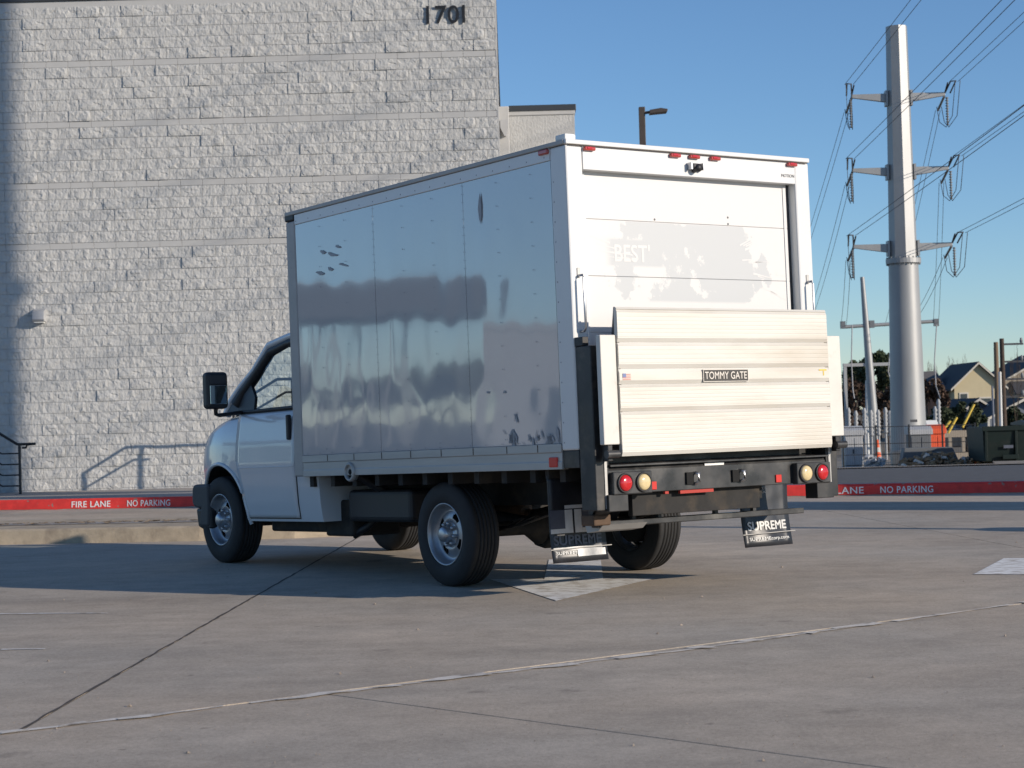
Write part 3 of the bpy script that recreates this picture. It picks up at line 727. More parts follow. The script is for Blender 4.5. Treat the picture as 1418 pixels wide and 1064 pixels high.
for bx in ((-.168, .232, 1.352, 1.356), (-.168, .232, 1.430, 1.434), (-.168, -.164, 1.3565, 1.4295), (.228, .232, 1.3565, 1.4295)):
    sub(MB().box(GX - .012, GX - .0102, *bx), 'plate_border', 'plate_text', gate)
me, wd = text_verts('TOMMY GATE', .048, .03, .002, 1.02, 1.0); kx = .37/wd
put('name_plate_lettering', map_mesh(me, lambda u, v, e: (GX - .0105 - e, .217 - u*kx, 1.370 + v)), 'plate_text', gate)
for k in range(4): sub(MB().box(GX - .0062, GX - .0052, .84, .905, 1.372 + k*.011, 1.377 + k*.011), 'flag_stripe', 'flag_red', gate)
sub(MB().box(GX - .0066, GX - .0054, .878, .905, 1.388, 1.413), 'flag_canton', 'flag_blue', gate)
sub(MB().box(GX - .0062, GX - .0052, -.905, -.835, 1.418, 1.428), 'warning_decal', 'decal_yellow', gate)
sub(MB().box(GX - .0062, GX - .0052, -.880, -.872, 1.385, 1.416), 'warning_decal', 'decal_yellow', gate)
# lift columns
for sg in (1, -1):
    y0, y1 = sorted((sg*.965, sg*1.075))
    c_ = part(MB().box(-1.93, -1.775, y0, y1, .55, 1.60), 'lift_column', 'black_steel', .006)
    y0, y1 = sorted((sg*1.03, sg*1.08))
    sub(MB().box(-1.86, -1.776, y0, y1, 1.602, 1.66), 'column_top', 'black_plastic', c_, .004)
    y0, y1 = sorted((sg*.985, sg*1.005))
    sub(MB().box(-1.936, -1.931, y0, y1, .56, 1.56), 'wear_strip', 'rail_alu', c_)
    y0, y1 = sorted((sg*.97, sg*1.01))
    sub(MB().box(-1.936, -1.931, y0, y1, 1.52, 1.57), 'column_label', 'label_white', c_)
    y0, y1 = sorted((sg*.84, sg*1.0))
    part(MB().box(-1.96, -1.84, y0, y1, .54, .648), 'column_foot', 'black_steel', .005)
# black skirt under the rear corner
for sg in (1, -1):
    y0, y1 = sorted((sg*(W_ - .07), sg*(W_ - .006)))
    part(MB().box(-1.772, -1.606, y0, y1, .825, .938), 'corner_skirt', 'black_steel', .004)
part(MB().box(-1.80, -1.70, -1.0, 1.0, .845, .955), 'rear_sill', 'black_steel', .004)
# bumper
bp = part(MB().prism([(-1.92, .650), (-1.92, .800), (-1.905, .826), (-1.78, .838), (-1.78, .650)], 1, -.97, .97), 'rear_bumper', 'bumper_steel', .005)
sub(MB().prism([(-1.955, .826), (-1.955, .836), (-1.78, .850), (-1.78, .840)], 1, -.97, .97), 'bumper_step_plate', 'bumper_steel', bp)
for y in (.27, -.135):
    sub(MB().box(-1.935, -1.922, y - .012, y + .05, .685, .765), 'hook_slot', 'dark_hole', bp)
    sub(MB().tube([(-1.93, y - .03, .76), (-1.965, y - .03, .755), (-1.965, y - .03, .70), (-1.93, y - .03, .69)], .012, 8), 'hook', 'chrome_cap', bp)
sub(MB().box(-1.924, -1.9215, -.02, .15, .803, .820), 'white_label', 'label_white', bp)
for y in (.60, -.51): sub(MB().box(-1.93, -1.921, y - .026, y + .026, .665, .717), 'square_reflector', 'red_reflector', bp, .003)
sub(MB().box(-1.91, -1.89, .07, .36, .628, .649), 'red_strip', 'red_marker', bp)
sub(MB().box(-1.91, -1.89, .46, .49, .632, .649), 'red_strip', 'red_marker', bp)
part(MB().box(-1.85, -1.80, -.40, .72, .50, .648), 'under_bumper_beam', 'undercarriage', .004)
for sg in (1, -1):
    y0, y1 = sorted((sg*.645, sg*.965))
    lb = part(MB().box(-1.972, -1.915, y0, y1, .645, .790), 'light_box', 'bumper_steel', .008)
    for y, m_, nm in ((.875, 'red_lens', 'tail_lamp'), (.722, 'amber_lens', 'reverse_lamp')):
        sub(MB().lathe([(.0, -.026), (.025, -.0245), (.045, -.019), (.052, -.010), (.052, 0)], 'x', 28, (-1.974, sg*y, .718)), nm, m_, lb)
        sub(MB().lathe([(.052, -.004), (.056, -.014), (.062, -.012), (.064, 0)], 'x', 28, (-1.9735, sg*y, .718)), 'lamp_gasket', 'black_plastic', lb)
# step bar under the gate with brackets
sb = part(MB().box(-1.76, -1.69, -.90, .94, .435, .475), 'step_bar', 'bumper_steel', .006)
for y in (.62, .40, -.10, -.45): sub(MB().box(-1.74, -1.71, y - .014, y + .014, .475, .655), 'step_bracket', 'black_steel', sb)
sub(MB().prism([(-1.76, .655), (-1.76, .60), (-1.66, .48), (-1.64, .655)], 1, .70, .93), 'step_gusset', 'black_steel', sb)
sub(MB().box(-1.80, -1.66, .86, 1.0, .45, .52), 'step_end', 'rusty_steel', sb, .01)
sub(MB().prism([(-1.79, .452), (-1.60, .452), (-1.62, .40), (-1.74, .415)], 1, .55, .92), 'step_shield', 'rail_alu', sb)
# mud flaps
def flap(yc, lit):
    n1, n2 = 10, 14
    def fn(u, v):
        z = .205 + (.78 - .205)*v; y = yc + .23 - .46*u
        return (-1.38 + .020*math.sin(3*v + yc)*(1 - v) - .05*(1 - v)**2 + .008*math.sin(9*u)*(1 - v), y - (.04 if yc < 0 else -.0)*v, z)
    f_ = part(MB().grid(fn, n1, n2), 'mud_flap', 'flap_rubber', solid=.008)
    def on(u, v, e):      # u metres from the left edge as seen from behind, v metres above the lower edge
        p = fn(u/.46, v/.575); return (p[0] - .004 - e, p[1], p[2])
    def lettering(s, h, u0, v0, wd_, m_, bold=.05):
        me, wd = text_verts(s, h, bold, .0015, 1.0, 1.0); k = wd_/wd
        put('flap_lettering', map_mesh(me, lambda u, v, e: on(u0 + u*k, v0 + v, e)), m_, f_)
    def patch(u0, u1, v0, v1, m_, nm='flap_emblem', e=.0):
        sub(MB().grid(lambda a, b: on(u0 + (u1 - u0)*a, v0 + (v1 - v0)*b, .001 + e), 4, 3), nm, m_, f_)
    if yc > 0:
        lettering('SUPREME', .062, .022, .115, .40, 'flap_grey', .10)
        lettering('SUPREMEcorp.com', .028, .03, .045, .37, 'flap_white', .05)
        patch(.20, .44, .035, .080, 'flap_mirror', 'scuffed_patch', .002)
        for (a, b, c_, d_) in ((.0, .125, .192, .222), (.125, .185, .192, .345), (.20, .26, .192, .345), (.2605, .40, .192, .222), (.125, .30, .352, .375)):
            patch(a, b, c_, d_, 'flap_white')
        patch(.0, .125, .225, .345, 'flap_grey'); patch(.262, .40, .225, .345, 'flap_grey')
        patch(.01, .42, .080, .10, 'flap_mirror', 'flap_stripe')
    else:
        lettering('SUPREME', .060, .05, .115, .37, 'flap_white', .11)
        lettering('SUPREMEcorp.com', .030, .05, .035, .38, 'flap_white', .05)
        lettering('MADE IN', .016, .17, .40, .075, 'flap_white', .03); lettering('U.S.A.', .016, .17, .375, .07, 'flap_white', .05)
    sub(MB().tube([(on(-.02, .088, .006)), (on(.23, .092, .008)), (on(.49, .094, .006))], .004, 6), 'flap_rod', 'rail_alu', f_)
    part(MB().box(-1.40, -1.36, yc - .23, yc + .23, .76, .82), 'flap_bracket', 'undercarriage')
flap(.815, True); flap(-.855, False)

# chassis
for sg in (1, -1):
    y0, y1 = sorted((sg*.40, sg*.47))
    part(MB().box(-1.80, 3.5, y0, y1, .56, .74), 'frame_rail', 'undercarriage', .004)
    tk_leaf = MB()
    for k in range(3): 
        l = .75 - .18*k
        tk_leaf.tube([(-l, sg*.56, .52 - .02*k), (-l*.5, sg*.56, .43 - .016*k), (0, sg*.56, .40 - .014*k), (l*.5, sg*.56, .43 - .016*k), (l, sg*.56, .52 - .02*k)], .032, 4, flat=.25)
    tk_leaf.build('leaf_spring', 'undercarriage', tk)
for x in (-1.6, -.7, .5, 1.5, 2.3): part(MB().box(x - .05, x + .05, -.40, .40, .58, .70), 'cross_member', 'undercarriage')
ax = MB().tube([(0, -.72, .385), (0, -.25, .385), (0, -.14, .385), (0, .0, .385), (0, .14, .385), (0, .25, .385), (0, .72, .385)], [.05, .055, .13, .155, .13, .055, .05], 16).build('rear_axle', 'undercarriage', tk)
MB().prism([(-.16, .30), (-.05, .22), (.07, .24), (.16, .34), (.1, .45), (-.1, .45)], 1, -.10, .12).build('differential_cover', 'undercarriage', ax, .02)
MB().tube([(3.53, -.7, .36), (3.53, 0, .33), (3.53, .7, .36)], .05, 10).build('front_axle_beam', 'undercarriage', tk)
MB().tube([(0.1, 0, .39), (1.7, 0, .50), (2.4, 0, .52)], .045, 12).build('drive_shaft', 'undercarriage', tk)
ft = part(MB().box(.62, 1.55, .52, .84, .45, .70), 'fuel_tank', 'black_plastic', .04, 3)
part(MB().box(1.55, 1.98, .35, .80, .33, .62), 'step_well', 'undercarriage', .02)
part(MB().tube([(2.3, -.30, .42), (1.5, -.42, .44), (.8, -.50, .45), (.4, -.6, .5), (-1.0, -.62, .52)], .035, 10), 'exhaust_pipe', 'rusty_steel')
part(MB().tube([(1.9, -.40, .45), (1.85, -.40, .45), (1.0, -.46, .46), (.95, -.46, .46)], [.05, .12, .12, .05], 14), 'muffler', 'rusty_steel')
part(MB().box(1.95, 2.9, -.8, .8, .36, .47), 'floor_pan', 'undercarriage', .02)
part(MB().box(1.0, 1.7, -.85, -.55, .42, .68), 'battery_tray', 'undercarriage', .02)
part(MB().tube([(-.15, .42, .60), (-.5, .30, .66), (-1.0, .42, .62), (-1.3, .3, .6)], .016, 6), 'brake_line', 'undercarriage')
part(MB().tube([(1.7, .60, .56), (1.66, .74, .40), (1.58, .76, .34), (1.5, .70, .40), (1.45, .60, .5)], .03, 8), 'filler_hose', 'black_plastic')
fl = part(MB().lathe([(.055, .0), (.066, .0), (.074, -.012), (.072, -.05), (.055, -.05)], 'y', 28, (1.07, W_ + .022, .845), closed=True), 'fuel_filler', 'rail_alu')
sub(MB().lathe([(.0, .006), (.02, .006), (.026, -.004), (.057, -.012)], 'y', 20, (1.07, W_ + .004, .845)), 'filler_cap', 'dark_hole', fl)
part(MB().tube([(1.10, W_ - .03, .838), (1.08, .80, .70), (1.06, .70, .62)], .035, 10), 'filler_neck', 'black_plastic')

# wheels
def wheel_meshes():
    R, hw = .377, .120
    prof = [(.215, -hw + .018), (.225, -hw + .006), (.27, -hw - .006), (.325, -hw - .004), (.345, -hw + .006), (.365, -hw + .012), (.371, -hw + .022)]
    g = 5
    xs_ = [-hw + .028]
    ww = (2*hw - .056)/(g + 1)
    for k in range(g):
        c_ = -hw + .028 + ww*(k + 1)
        xs_ += [c_ - .0055, c_ + .0055]
    xs_ += [hw - .028]
    crown = lambda y: R - .006*(y/hw)**2
    tread = [(crown(xs_[0]), xs_[0])]
    for k in range(g):
        a, b = xs_[1 + 2*k], xs_[2 + 2*k]; tread += [(crown(a), a), (R - .013, a + .001), (R - .013, b - .001), (crown(b), b)]
    tread.append((crown(xs_[-1]), xs_[-1]))
    mirrored = [(r, -y) for r, y in prof[::-1]]
    ty = MB()
    full = prof + tread + mirrored
    ty.lathe(full, 'y', 72, smooth=False)
    for i in range(len(ty.sm)): ty.sm[i] = True
    tyre = ty.mesh('tyre'); 
    # sipes: thin blocks on the shoulders
    rim = MB().lathe([(.222, .105), (.228, .112), (.222, .119), (.212, .112), (.205, .09), (.195, .06), (.178, .048), (.165, .050)], 'y', 56)
    # disc with four oval windows
    n = 64; rings = [(.165, .050), (.148, .058), (.118, .066), (.092, .068), (.085, .06)]
    vs = []; fs = []
    for r, h in rings:
        for k in range(n): vs.append((r*math.cos(2*PI*k/n), h, r*math.sin(2*PI*k/n)))
    for i in range(len(rings) - 1):
        for k in range(n):
            ang = (k + .5)/n*4 % 1.0
            hole = (i == 0 and .36 < ang < .64) or (i == 1 and .30 < ang < .70)
            if not hole: fs.append((i*n + k, (i + 1)*n + k, (i + 1)*n + (k + 1) % n, i*n + (k + 1) % n))
    rim.add(vs, fs, True)
    rim.lathe([(.222, .105), (.205, .0), (.215, -.10), (.222, -.115)], 'y', 48)
    rimm = rim.mesh('rim')
    cap = MB().lathe([(.0, .148), (.030, .147), (.050, .140), (.056, .128), (.060, .09), (.066, .07), (.090, .066)], 'y', 32)
    capm = cap.mesh('hub_cap')
    lug = MB().lathe([(.0, .105), (.010, .104), (.0135, .096), (.0145, .062)], 'y', 10)
    drum = MB().lathe([(.0, .02), (.15, .02), (.16, .0), (.16, -.09), (.0, -.09)], 'y', 32)
    return tyre, rimm, capm, lug.mesh('lug_nut'), drum.mesh('brake_drum')
ty_, ri_, ca_, lu_, dr_ = wheel_meshes()
for me_, mm in ((ty_, 'rubber'), (ri_, 'rim_steel'), (ca_, 'chrome_cap'), (lu_, 'chrome_cap'), (dr_, 'dark_hole')): me_.materials.append(M[mm])
for x, sg in ((0, 1), (0, -1), (3.53, 1), (3.53, -1)):
    o = put('wheel', ri_, None, tk); o.location = (x, sg*.848, .376); o.rotation_euler = (0, rnd.uniform(0, 1.2), 0 if sg > 0 else PI)
    for nm, me_ in (('tyre', ty_), ('hub_cap', ca_), ('brake_drum', dr_)): put(nm, me_, None, o)
    for k in range(8):
        a = 2*PI*(k + .5)/8; l_ = put('lug_nut', lu_, None, o); l_.location = (.078*math.cos(a), 0, .078*math.sin(a))

# cab ------------------------------------------------------------
def side_y(z):      # half width of the lower body over height
    ks = [(.40, .93), (.46, .965), (.60, .985), (.88, 1.0), (.905, 1.004), (1.10, .995), (1.30, .972), (1.40, .945), (1.50, .93)]
    for (a, ya), (b, yb) in zip(ks[:-1], ks[1:]):
        if z <= b: return ya + (yb - ya)*(z - a)/(b - a)
    return .93
def top_z(x):
    ks = [(1.7, 1.39), (2.2, 1.39), (3.05, 1.385), (3.35, 1.355), (3.60, 1.30), (3.76, 1.25), (3.85, 1.18), (3.885, 1.08), (3.90, .90), (3.90, .5)]
    for (a, za), (b, zb) in zip(ks[:-1], ks[1:]):
        if x <= b: return za + (zb - za)*(x - a)/(b - a) if b > a else zb
    return .5
def nose(x):        # plan taper towards the front corners
    t = max(0, (x - 3.35)/.55); return 1 - .085*t*t
stations = [1.72, 1.95, 2.2, 2.6, 3.0, 3.2, 3.35, 3.5, 3.6, 3.7, 3.77, 3.83, 3.865, 3.89]
vs = []; NB = 0
for x in stations:
    zt_ = top_z(x); half = []
    for z in [.455, .50, .60, .75, .88, .905, 1.0, 1.10]:
        zz = min(z, zt_ - .10); half.append((side_y(zz)*nose(x), zz if z <= zt_ - .10 else zt_ - .10))
    for k, (dy, dzz) in enumerate([(.0, .085), (.012, .05), (.045, .018), (.12, .002)]):
        half.append((side_y(zt_ - dzz)*nose(x) - dy, zt_ - dzz))
    half.append((.45, zt_ + (.045 if x > 3.0 else .0)*(1 if x < 3.7 else .4)))
    ring = [(x, y, z) for y, z in half] + [(x, -y, z) for y, z in half[::-1]]
    vs += ring; NB = len(ring)
fs = [(i*NB + k, (i + 1)*NB + k, (i + 1)*NB + (k + 1) % NB, i*NB + (k + 1) % NB) for i in range(len(stations) - 1) for k in range(NB)]
fs += [tuple(range(NB))[::-1], tuple(range((len(stations) - 1)*NB, len(stations)*NB))]
body = MB().add(vs, fs, True)
bo = body.build('tmp_body', 'cab_paint')
cutter = MB()
cutter.lathe([(.0, -1.3), (.487, -1.3), (.487, -.55), (.0, -.55)], 'y', 64, (3.455, 0, .455)); cutter.lathe([(.0, .55), (.487, .55), (.487, 1.3), (.0, 1.3)], 'y', 64, (3.455, 0, .455))
co = cutter.build('tmp_cut', 'undercarriage')
md = bo.modifiers.new('b', 'BOOLEAN'); md.operation = 'DIFFERENCE'; md.object = co; md.solver = 'EXACT'
bpy.context.view_layer.update(); dg = bpy.context.evaluated_depsgraph_get()
cab_me = bpy.data.meshes.new_from_object(bo.evaluated_get(dg)); cab_me.name = 'cab_body'
bpy.data.objects.remove(bo); bpy.data.objects.remove(co)
cab_me.materials.clear(); cab_me.materials.append(M['cab_paint']); cab_me.materials.append(M['undercarriage'])
for p in cab_me.polygons:
    c_ = p.center; inside = math.hypot(c_.x - 3.455, c_.z - .455) < .4885
    p.material_index = 1 if inside and abs(c_.y) < .985 and abs(p.normal.y) < .8 or (inside and abs(c_.y) < .6) else 0
    p.use_smooth = True
cab = bpy.data.objects.new('cab_body', cab_me); C.objects.link(cab); cab.parent = tk; cab.rotation_euler.y = RAKE
k_ = cab.modifiers.new('split', 'EDGE_SPLIT'); k_.split_angle = math.radians(40)
for sg in (1, -1):
    pts_ = [(3.455 + .492*math.cos(a), sg*(side_y(.455 + .492*math.sin(a))*nose(3.455 + .492*math.cos(a)) + .002), .455 + .492*math.sin(a)) for a in [math.radians(-3 + 186*i/28) for i in range(29)]]
    part(MB().tube(pts_, .017, 8), 'fender_lip', 'cab_paint')
    # door skin, 7 mm proud with a dark shut line around it
    def door_fn(u, v, gx=0.0, off=.0):
        z = (.485 - gx) + (1.36 + 2*gx - .485)*v
        arch = 0
        front = 3.085 + .02*math.sin(v*3) if z > .93 else 3.085 - .13*((.93 - z)/.45)**1.3
        x = (2.075 - gx) + (front + gx - 2.075 + gx)*u
        return (x, sg*(side_y(z) + .002 + off), z)
    dd = part(MB().grid(lambda u, v: door_fn(u, v, .009, .0005), 12, 18), 'door_shut_line', 'joint')
    dr2 = part(MB().grid(lambda u, v: door_fn(u, v, .0, .008), 16, 30), 'door', 'cab_paint', solid=.006)
    y0, y1 = sorted((sg*1.0, sg*1.03))
    sub(MB().box(2.13, 2.175, sg*.99 if sg > 0 else -1.028, 1.028 if sg > 0 else sg*.99, 1.12, 1.325), 'door_handle', 'black_plastic', dr2, .012)
    sub(MB().tube([(2.09, sg*(side_y(.905) + .0095), .905), (3.05, sg*(side_y(.905) + .0095), .905)], .004, 6), 'body_crease', 'cab_paint', dr2)
    # rear quarter behind the door, in shade below the box
    # pillars and glass
    A = [(2.05, .80, 2.0), (2.45, .80, 1.985), (2.78, .815, 1.935), (3.0, .85, 1.735), (3.2, .878, 1.605), (3.34, .90, 1.49), (3.42, .915, 1.37)]
    part(MB().tube([(x, sg*y, z) for x, y, z in A], [.03, .032, .034, .032, .032, .035, .04], 10), 'roof_pillar', 'cab_paint')
    ins = [(2.05, .825, 1.945), (2.45, .826, 1.925), (2.72, .84, 1.87), (2.93, .865, 1.70), (3.12, .89, 1.56)]
    part(MB().tube([(x, sg*y, z) for x, y, z in ins] + [(3.20, sg*.925, 1.45)], [.03, .034, .042, .046, .05, .06], 8), 'window_seal', 'black_plastic')
    part(MB().tube([(2.03, sg*.952, 1.385), (3.2, sg*.950, 1.378)], .016, 8), 'belt_moulding', 'black_plastic')
    gp = [(2.03, .945, 1.385), (2.03, .825, 1.945), (2.45, .826, 1.925), (2.72, .84, 1.87), (2.90, .862, 1.72), (2.92, .942, 1.385)]
    part(MB().add([(x, sg*y, z) for x, y, z in gp], [tuple(range(6))]), 'door_window', 'window_glass', fix=False)
    tri = [(2.84, .952, 1.38), (2.86, .925, 1.50), (3.02, .885, 1.64), (3.20, .905, 1.54), (3.36, .935, 1.40), (3.36, .945, 1.36)]
    part(MB().add([(x, sg*(y + .006), z) for x, y, z in tri] + [(x, sg*(y - .02), z) for x, y, z in tri], [tuple(range(6)), tuple(range(11, 5, -1))] + [(i, i + 6, (i + 1) % 6 + 6, (i + 1) % 6) for i in range(6)]), 'mirror_sail', 'black_plastic')
    mr = part(MB().box(-.055, .055, -.10, .10, -.155, .155), 'side_mirror', 'black_plastic', .035, 4); mr.location = Matrix.Rotation(RAKE, 3, 'Y') @ Vector((2.96, sg*1.25, 1.565)); 
    sub(MB().box(-.0585, -.0555, -.075, .075, -.115, .04), 'mirror_glass', 'mirror_glass', mr, .004)
    sub(MB().box(-.0585, -.0555, -.075, .075, .055, .125), 'mirror_glass', 'grey_plastic', mr, .004)
    sub(MB().tube([(.0, sg*-.0, -.15), (.0, sg*-.0, -.20), (.0, sg*-.03, -.208), (.10, sg*-.30, -.185)], .022, 8, flat=.8), 'mirror_arm', 'black_plastic', mr)
    # interior
    stt = part(MB().box(2.12, 2.62, sg*.48 - .25, sg*.48 + .25, .85, 1.0), 'seat', 'seat', .04, 3)
    sub(MB().prism([(2.10, .95), (2.26, .95), (2.12, 1.62), (2.02, 1.62)], 1, sg*.48 - .24, sg*.48 + .24), 'seat_back', 'seat', stt, .04, 3)
    sub(MB().box(2.03, 2.13, sg*.48 - .13, sg*.48 + .13, 1.64, 1.84), 'headrest', 'headrest', stt, .04, 3)
    part(MB().box(3.80, 3.92, sg*.72 - .16, sg*.72 + .16, .90, 1.10), 'headlight', 'headlight', .02)
part(MB().grid(lambda u, v: (2.0 + (2.82 - 2.0)*u, .80 - 1.6*v, 2.005 - .07*u**3 + .035*math.sin(PI*v)), 8, 12), 'cab_roof', 'cab_paint', solid=.03)
part(MB().grid(lambda u, v: (2.80 + .60*u + .05*math.sin(PI*v)*u, (.80 + .11*u)*(1 - 2*v), 1.93 - .55*u), 8, 12), 'windshield', 'shield_glass')
part(MB().box(2.72, 3.40, -.86, .86, 1.20, 1.40), 'dashboard', 'black_plastic', .05, 3)
sw_ = MB().lathe([(.19 + .014*math.cos(a), .014*math.sin(a)) for a in [2*PI*i/8 for i in range(8)]], 'x', 28, closed=True)
sw_.box(-.01, .01, -.18, .18, -.02, .02)
o = put('steering_wheel', sw_.mesh('steering_wheel'), 'headrest', tk); o.rotation_euler = (0, RAKE - .5, 0); o.location = (2.66, .45, 1.46)
# front end
part(MB().prism([(3.90, .40), (3.86, .56), (3.90, .56), (4.00, .575), (4.03, .62), (4.02, .745), (3.98, .775), (3.70, .775), (3.70, .56), (3.72, .40)], 1, -.985, .985), 'front_bumper', 'grey_plastic', .025, 3)
part(MB().prism([(3.88, .38), (3.95, .40), (3.98, .56), (3.70, .56), (3.70, .38)], 1, -.97, .97), 'bumper_valance', 'black_plastic', .02)
part(MB().box(3.86, 3.92, -.55, .55, .82, 1.14), 'grille', 'grey_plastic', .02)
part(MB().box(1.93, 1.97, -.80, .80, .5, 2.02), 'cab_back_closure', 'undercarriage')
#SURROUNDINGS
# ------------------------------------------------------------------ transmission pylon
def lerp(a, b, t): return a + (b - a)*t
def pylon(loc_, label, h, r0, r1, arms, group=None, foot=True, split=None, sides=8):
    p = thing('transmission_pylon', label, 'pylon', loc_, 0, group)
    zs = split if split else h*.47
    rs_ = lerp(r0, r1, zs/h)
    MB().lathe([(r0, 0), (rs_, zs)], 'z', 24, smooth=True).build('lower_shaft', 'pylon_steel', p)
    up = MB().lathe([(rs_*(.97 if foot else .998), zs), (r1, h), (0, h)], 'z', sides, smooth=False).build('upper_shaft', 'pylon_steel', p)
    fl_ = MB().lathe([(rs_, zs - .09), (rs_ + .10, zs - .09), (rs_ + .10, zs - .02), (rs_ + .10, zs + .02), (rs_ + .10, zs + .09), (rs_, zs + .09)], 'z', 32, smooth=False)
    fl_ = fl_.build('flange', 'pylon_steel', p)
    for k in range(22):
        a = 2*PI*k/22; MB().tube([((rs_ + .06)*math.cos(a), (rs_ + .06)*math.sin(a), zs - .15), ((rs_ + .06)*math.cos(a), (rs_ + .06)*math.sin(a), zs + .15)], .025, 5).build('bolt', 'insulator', fl_)
    if foot:
        pr = [(.62, -.3)]
        for k in range(9): pr += [(.60, -.2 + k*.11), (.63, -.145 + k*.11)]
        pr += [(.61, .86), (0, .86)]
        MB().lathe(pr, 'z', 28, (-.15, -.55, -.2)).build('concrete_pier', 'pier', p)
    for z, l in arms:
        for sg in (1, -1):
            r = lerp(r0, r1, z/h)
            ar = MB().add([(sg*(r - .05), -.10, z - .20), (sg*(r - .05), .10, z - .20), (sg*(r - .05), .10, z + .13), (sg*(r - .05), -.10, z + .13),
                           (sg*l, -.06, z + .0), (sg*l, .06, z + .0), (sg*l, .06, z + .13), (sg*l, -.06, z + .13)],
                          [(0, 1, 2, 3), (4, 7, 6, 5), (0, 4, 5, 1), (1, 5, 6, 2), (2, 6, 7, 3), (3, 7, 4, 0)]).build('cross_arm', 'pylon_steel', p, .01)
            MB().box(min(sg*(r - .02), sg*(r + .06)), max(sg*(r - .02), sg*(r + .06)), -.17, .17, z - .34, z + .24).build('arm_plate', 'pylon_steel', ar)
            fx_ = sg*l
            MB().tube([(fx_, 0, z + .1), (fx_ + .10*sg, -.5, z + .45), (fx_ + .28*sg, -.6, z + .45), (fx_ + .2*sg, 0, z + .1)], .03, 5).build('yoke', 'wire', ar)
            ins = MB()
            pr = []
            for k in range(11): pr += [(.03, -k*.1), (.075, -k*.1 - .03), (.03, -k*.1 - .06)]
            ins.lathe(pr, 'z', 8, (fx_ + .06*sg, -.05, z - .06)); ins.build('insulator_string', 'insulator', ar)
            for q in (-.09, .09):
                jl = [(fx_ + q, 1.0, z - .25), (fx_ + q, .6, z - .9), (fx_ + .06*sg + q*.6, 0, z - 1.18), (fx_ + .2*sg + q, -.6, z - .85), (fx_ + .28*sg + q, -.9, z + .4)]
                MB().tube(jl, .014, 5).build('jumper_wire', 'wire', ar)
            MB().tube([(fx_, .1, z), (fx_, 1.2, z - .35)], .05, 6).build('strain_insulator', 'insulator', ar)
            MB().tube([(fx_, .1, z + .05), (fx_, -.5, z + .40)], .03, 6).build('strain_link', 'wire', ar)
    return p
PX, PD, PZ = 14.80, 70, -1.10
arms = [(13.90, 1.75), (11.12, 1.80), (8.25, 1.85)]
pylon((PX, PD, PZ), 'tall grey steel transmission pylon with three pairs of arms on a ribbed concrete pier', 16.55, .68, .40, arms, 'steel transmission pylons', True, 7.72)
# armless shafts added out of frame right to shade the lot and the wall
for q, (x, d, h, r) in enumerate(((17.0, 15.5, 19, .92), (12.2, 22.17, 26, 1.0))):
    pp = pylon((x, d, -.05), ['steel transmission pylon out of frame right, shading the pavement before the red kerb', 'steel transmission pylon out of frame right, shading the left end of the block wall'][q], h, r, r, [], 'steel transmission pylons', False, None, 24)
# conductors, each a cable of its own
wi = 0
def wire(a, b, sag, label, r=.0105):
    n = 24; a = Vector(a); b = Vector(b)
    o = MB().tube([a.lerp(b, k/n) - Vector((0, 0, 4*sag*(k/n)*(1 - k/n))) for k in range(n + 1)], r, 5).build('power_line', 'wire')
    return tag(o, label, 'wire', 'power lines on the tall pylon')
side = {1: 'right', -1: 'left'}; lev = ['top', 'middle', 'lowest']
for li, (z, l) in enumerate(arms):
    for sg in (1, -1):
        for q, nm in ((-.16, 'left'), (.16, 'right')):
            x = PX + sg*(l + .2) + q
            wire((x, PD - .6, PZ + z + .42), (x - 2.6, -10, PZ + z + 2.0), .25, f'{nm} cable of the pair running toward the viewer from the {lev[li]} {side[sg]} pylon arm')
ends = {(-1, 0): (1083, 440, 118), (-1, 1): (1118, 452, 112), (-1, 2): (1168, 451, 95), (1, 0): (1228, 452, 112), (1, 1): (1296, 447, 95), (1, 2): (1258, 450, 100)}
CXP, CYP, FP = 709, 532, 2586.5
def unpx(u, v, d):
    a, b = u - CXP, v - CYP; c, s = math.cos(.0266), math.sin(.0266); uu = c*a - s*b; vv = s*a + c*b
    Y = FP*math.cos(.017) + vv*math.sin(.017); Z = FP*math.sin(.017) - vv*math.cos(.017)
    return Vector((uu/Y*d, d, CAM_H + Z/Y*d))
for (sg, li), (u, v, d) in ends.items():
    z, l = arms[li]; e = unpx(u, v, d)
    for q, nm in ((-.09, 'left'), (.09, 'right')):
        wire((PX + sg*l + q, PD + 1.2, PZ + z - .35), e + Vector((q*1.5, 0, 0)), .3, f'{nm} cable of the pair dropping behind from the {lev[li]} {side[sg]} pylon arm')
# slim substation pole with a crossbar
q = thing('substation_pole', 'slim tapering steel pole with crossbar left of the tall pylon', 'pole', (18.36, 95, -1.7))
MB().tube([(.05, 0, -.1), (-.12, 0, 4), (-.39, 0, 9.5)], [.30, .22, .11], 14).build('shaft', 'pylon_steel', q)
cb = MB().tube([(-1.45, 0, 6.98), (3.3, 0, 7.15)], .09, 8).build('crossbar', 'pylon_steel', q)
for x in (-1.45, .02, 3.3): MB().box(x - .12, x + .12, -.12, .12, 6.9, 7.27).build('crossbar_clamp', 'insulator', cb)
def drop(x, d, pts, label):
    o = MB().tube([unpx(u, v, d) for u, v in pts], .03, 5).build('drop_cable', 'canopy_post'); tag(o, label, 'cable', 'drop cables in the substation')
drop(0, 94, [(1180, 450), (1179, 500), (1181, 540), (1183, 552)], 'pale cable hanging down left of the slim substation pole')
drop(0, 94, [(1297, 450), (1294, 500), (1296, 535), (1302, 552)], 'pale cable hanging down right of the tall pylon')
drop(0, 94, [(1232, 490), (1230, 515), (1234, 530)], 'short cable looping beside the left edge of the tall pylon')
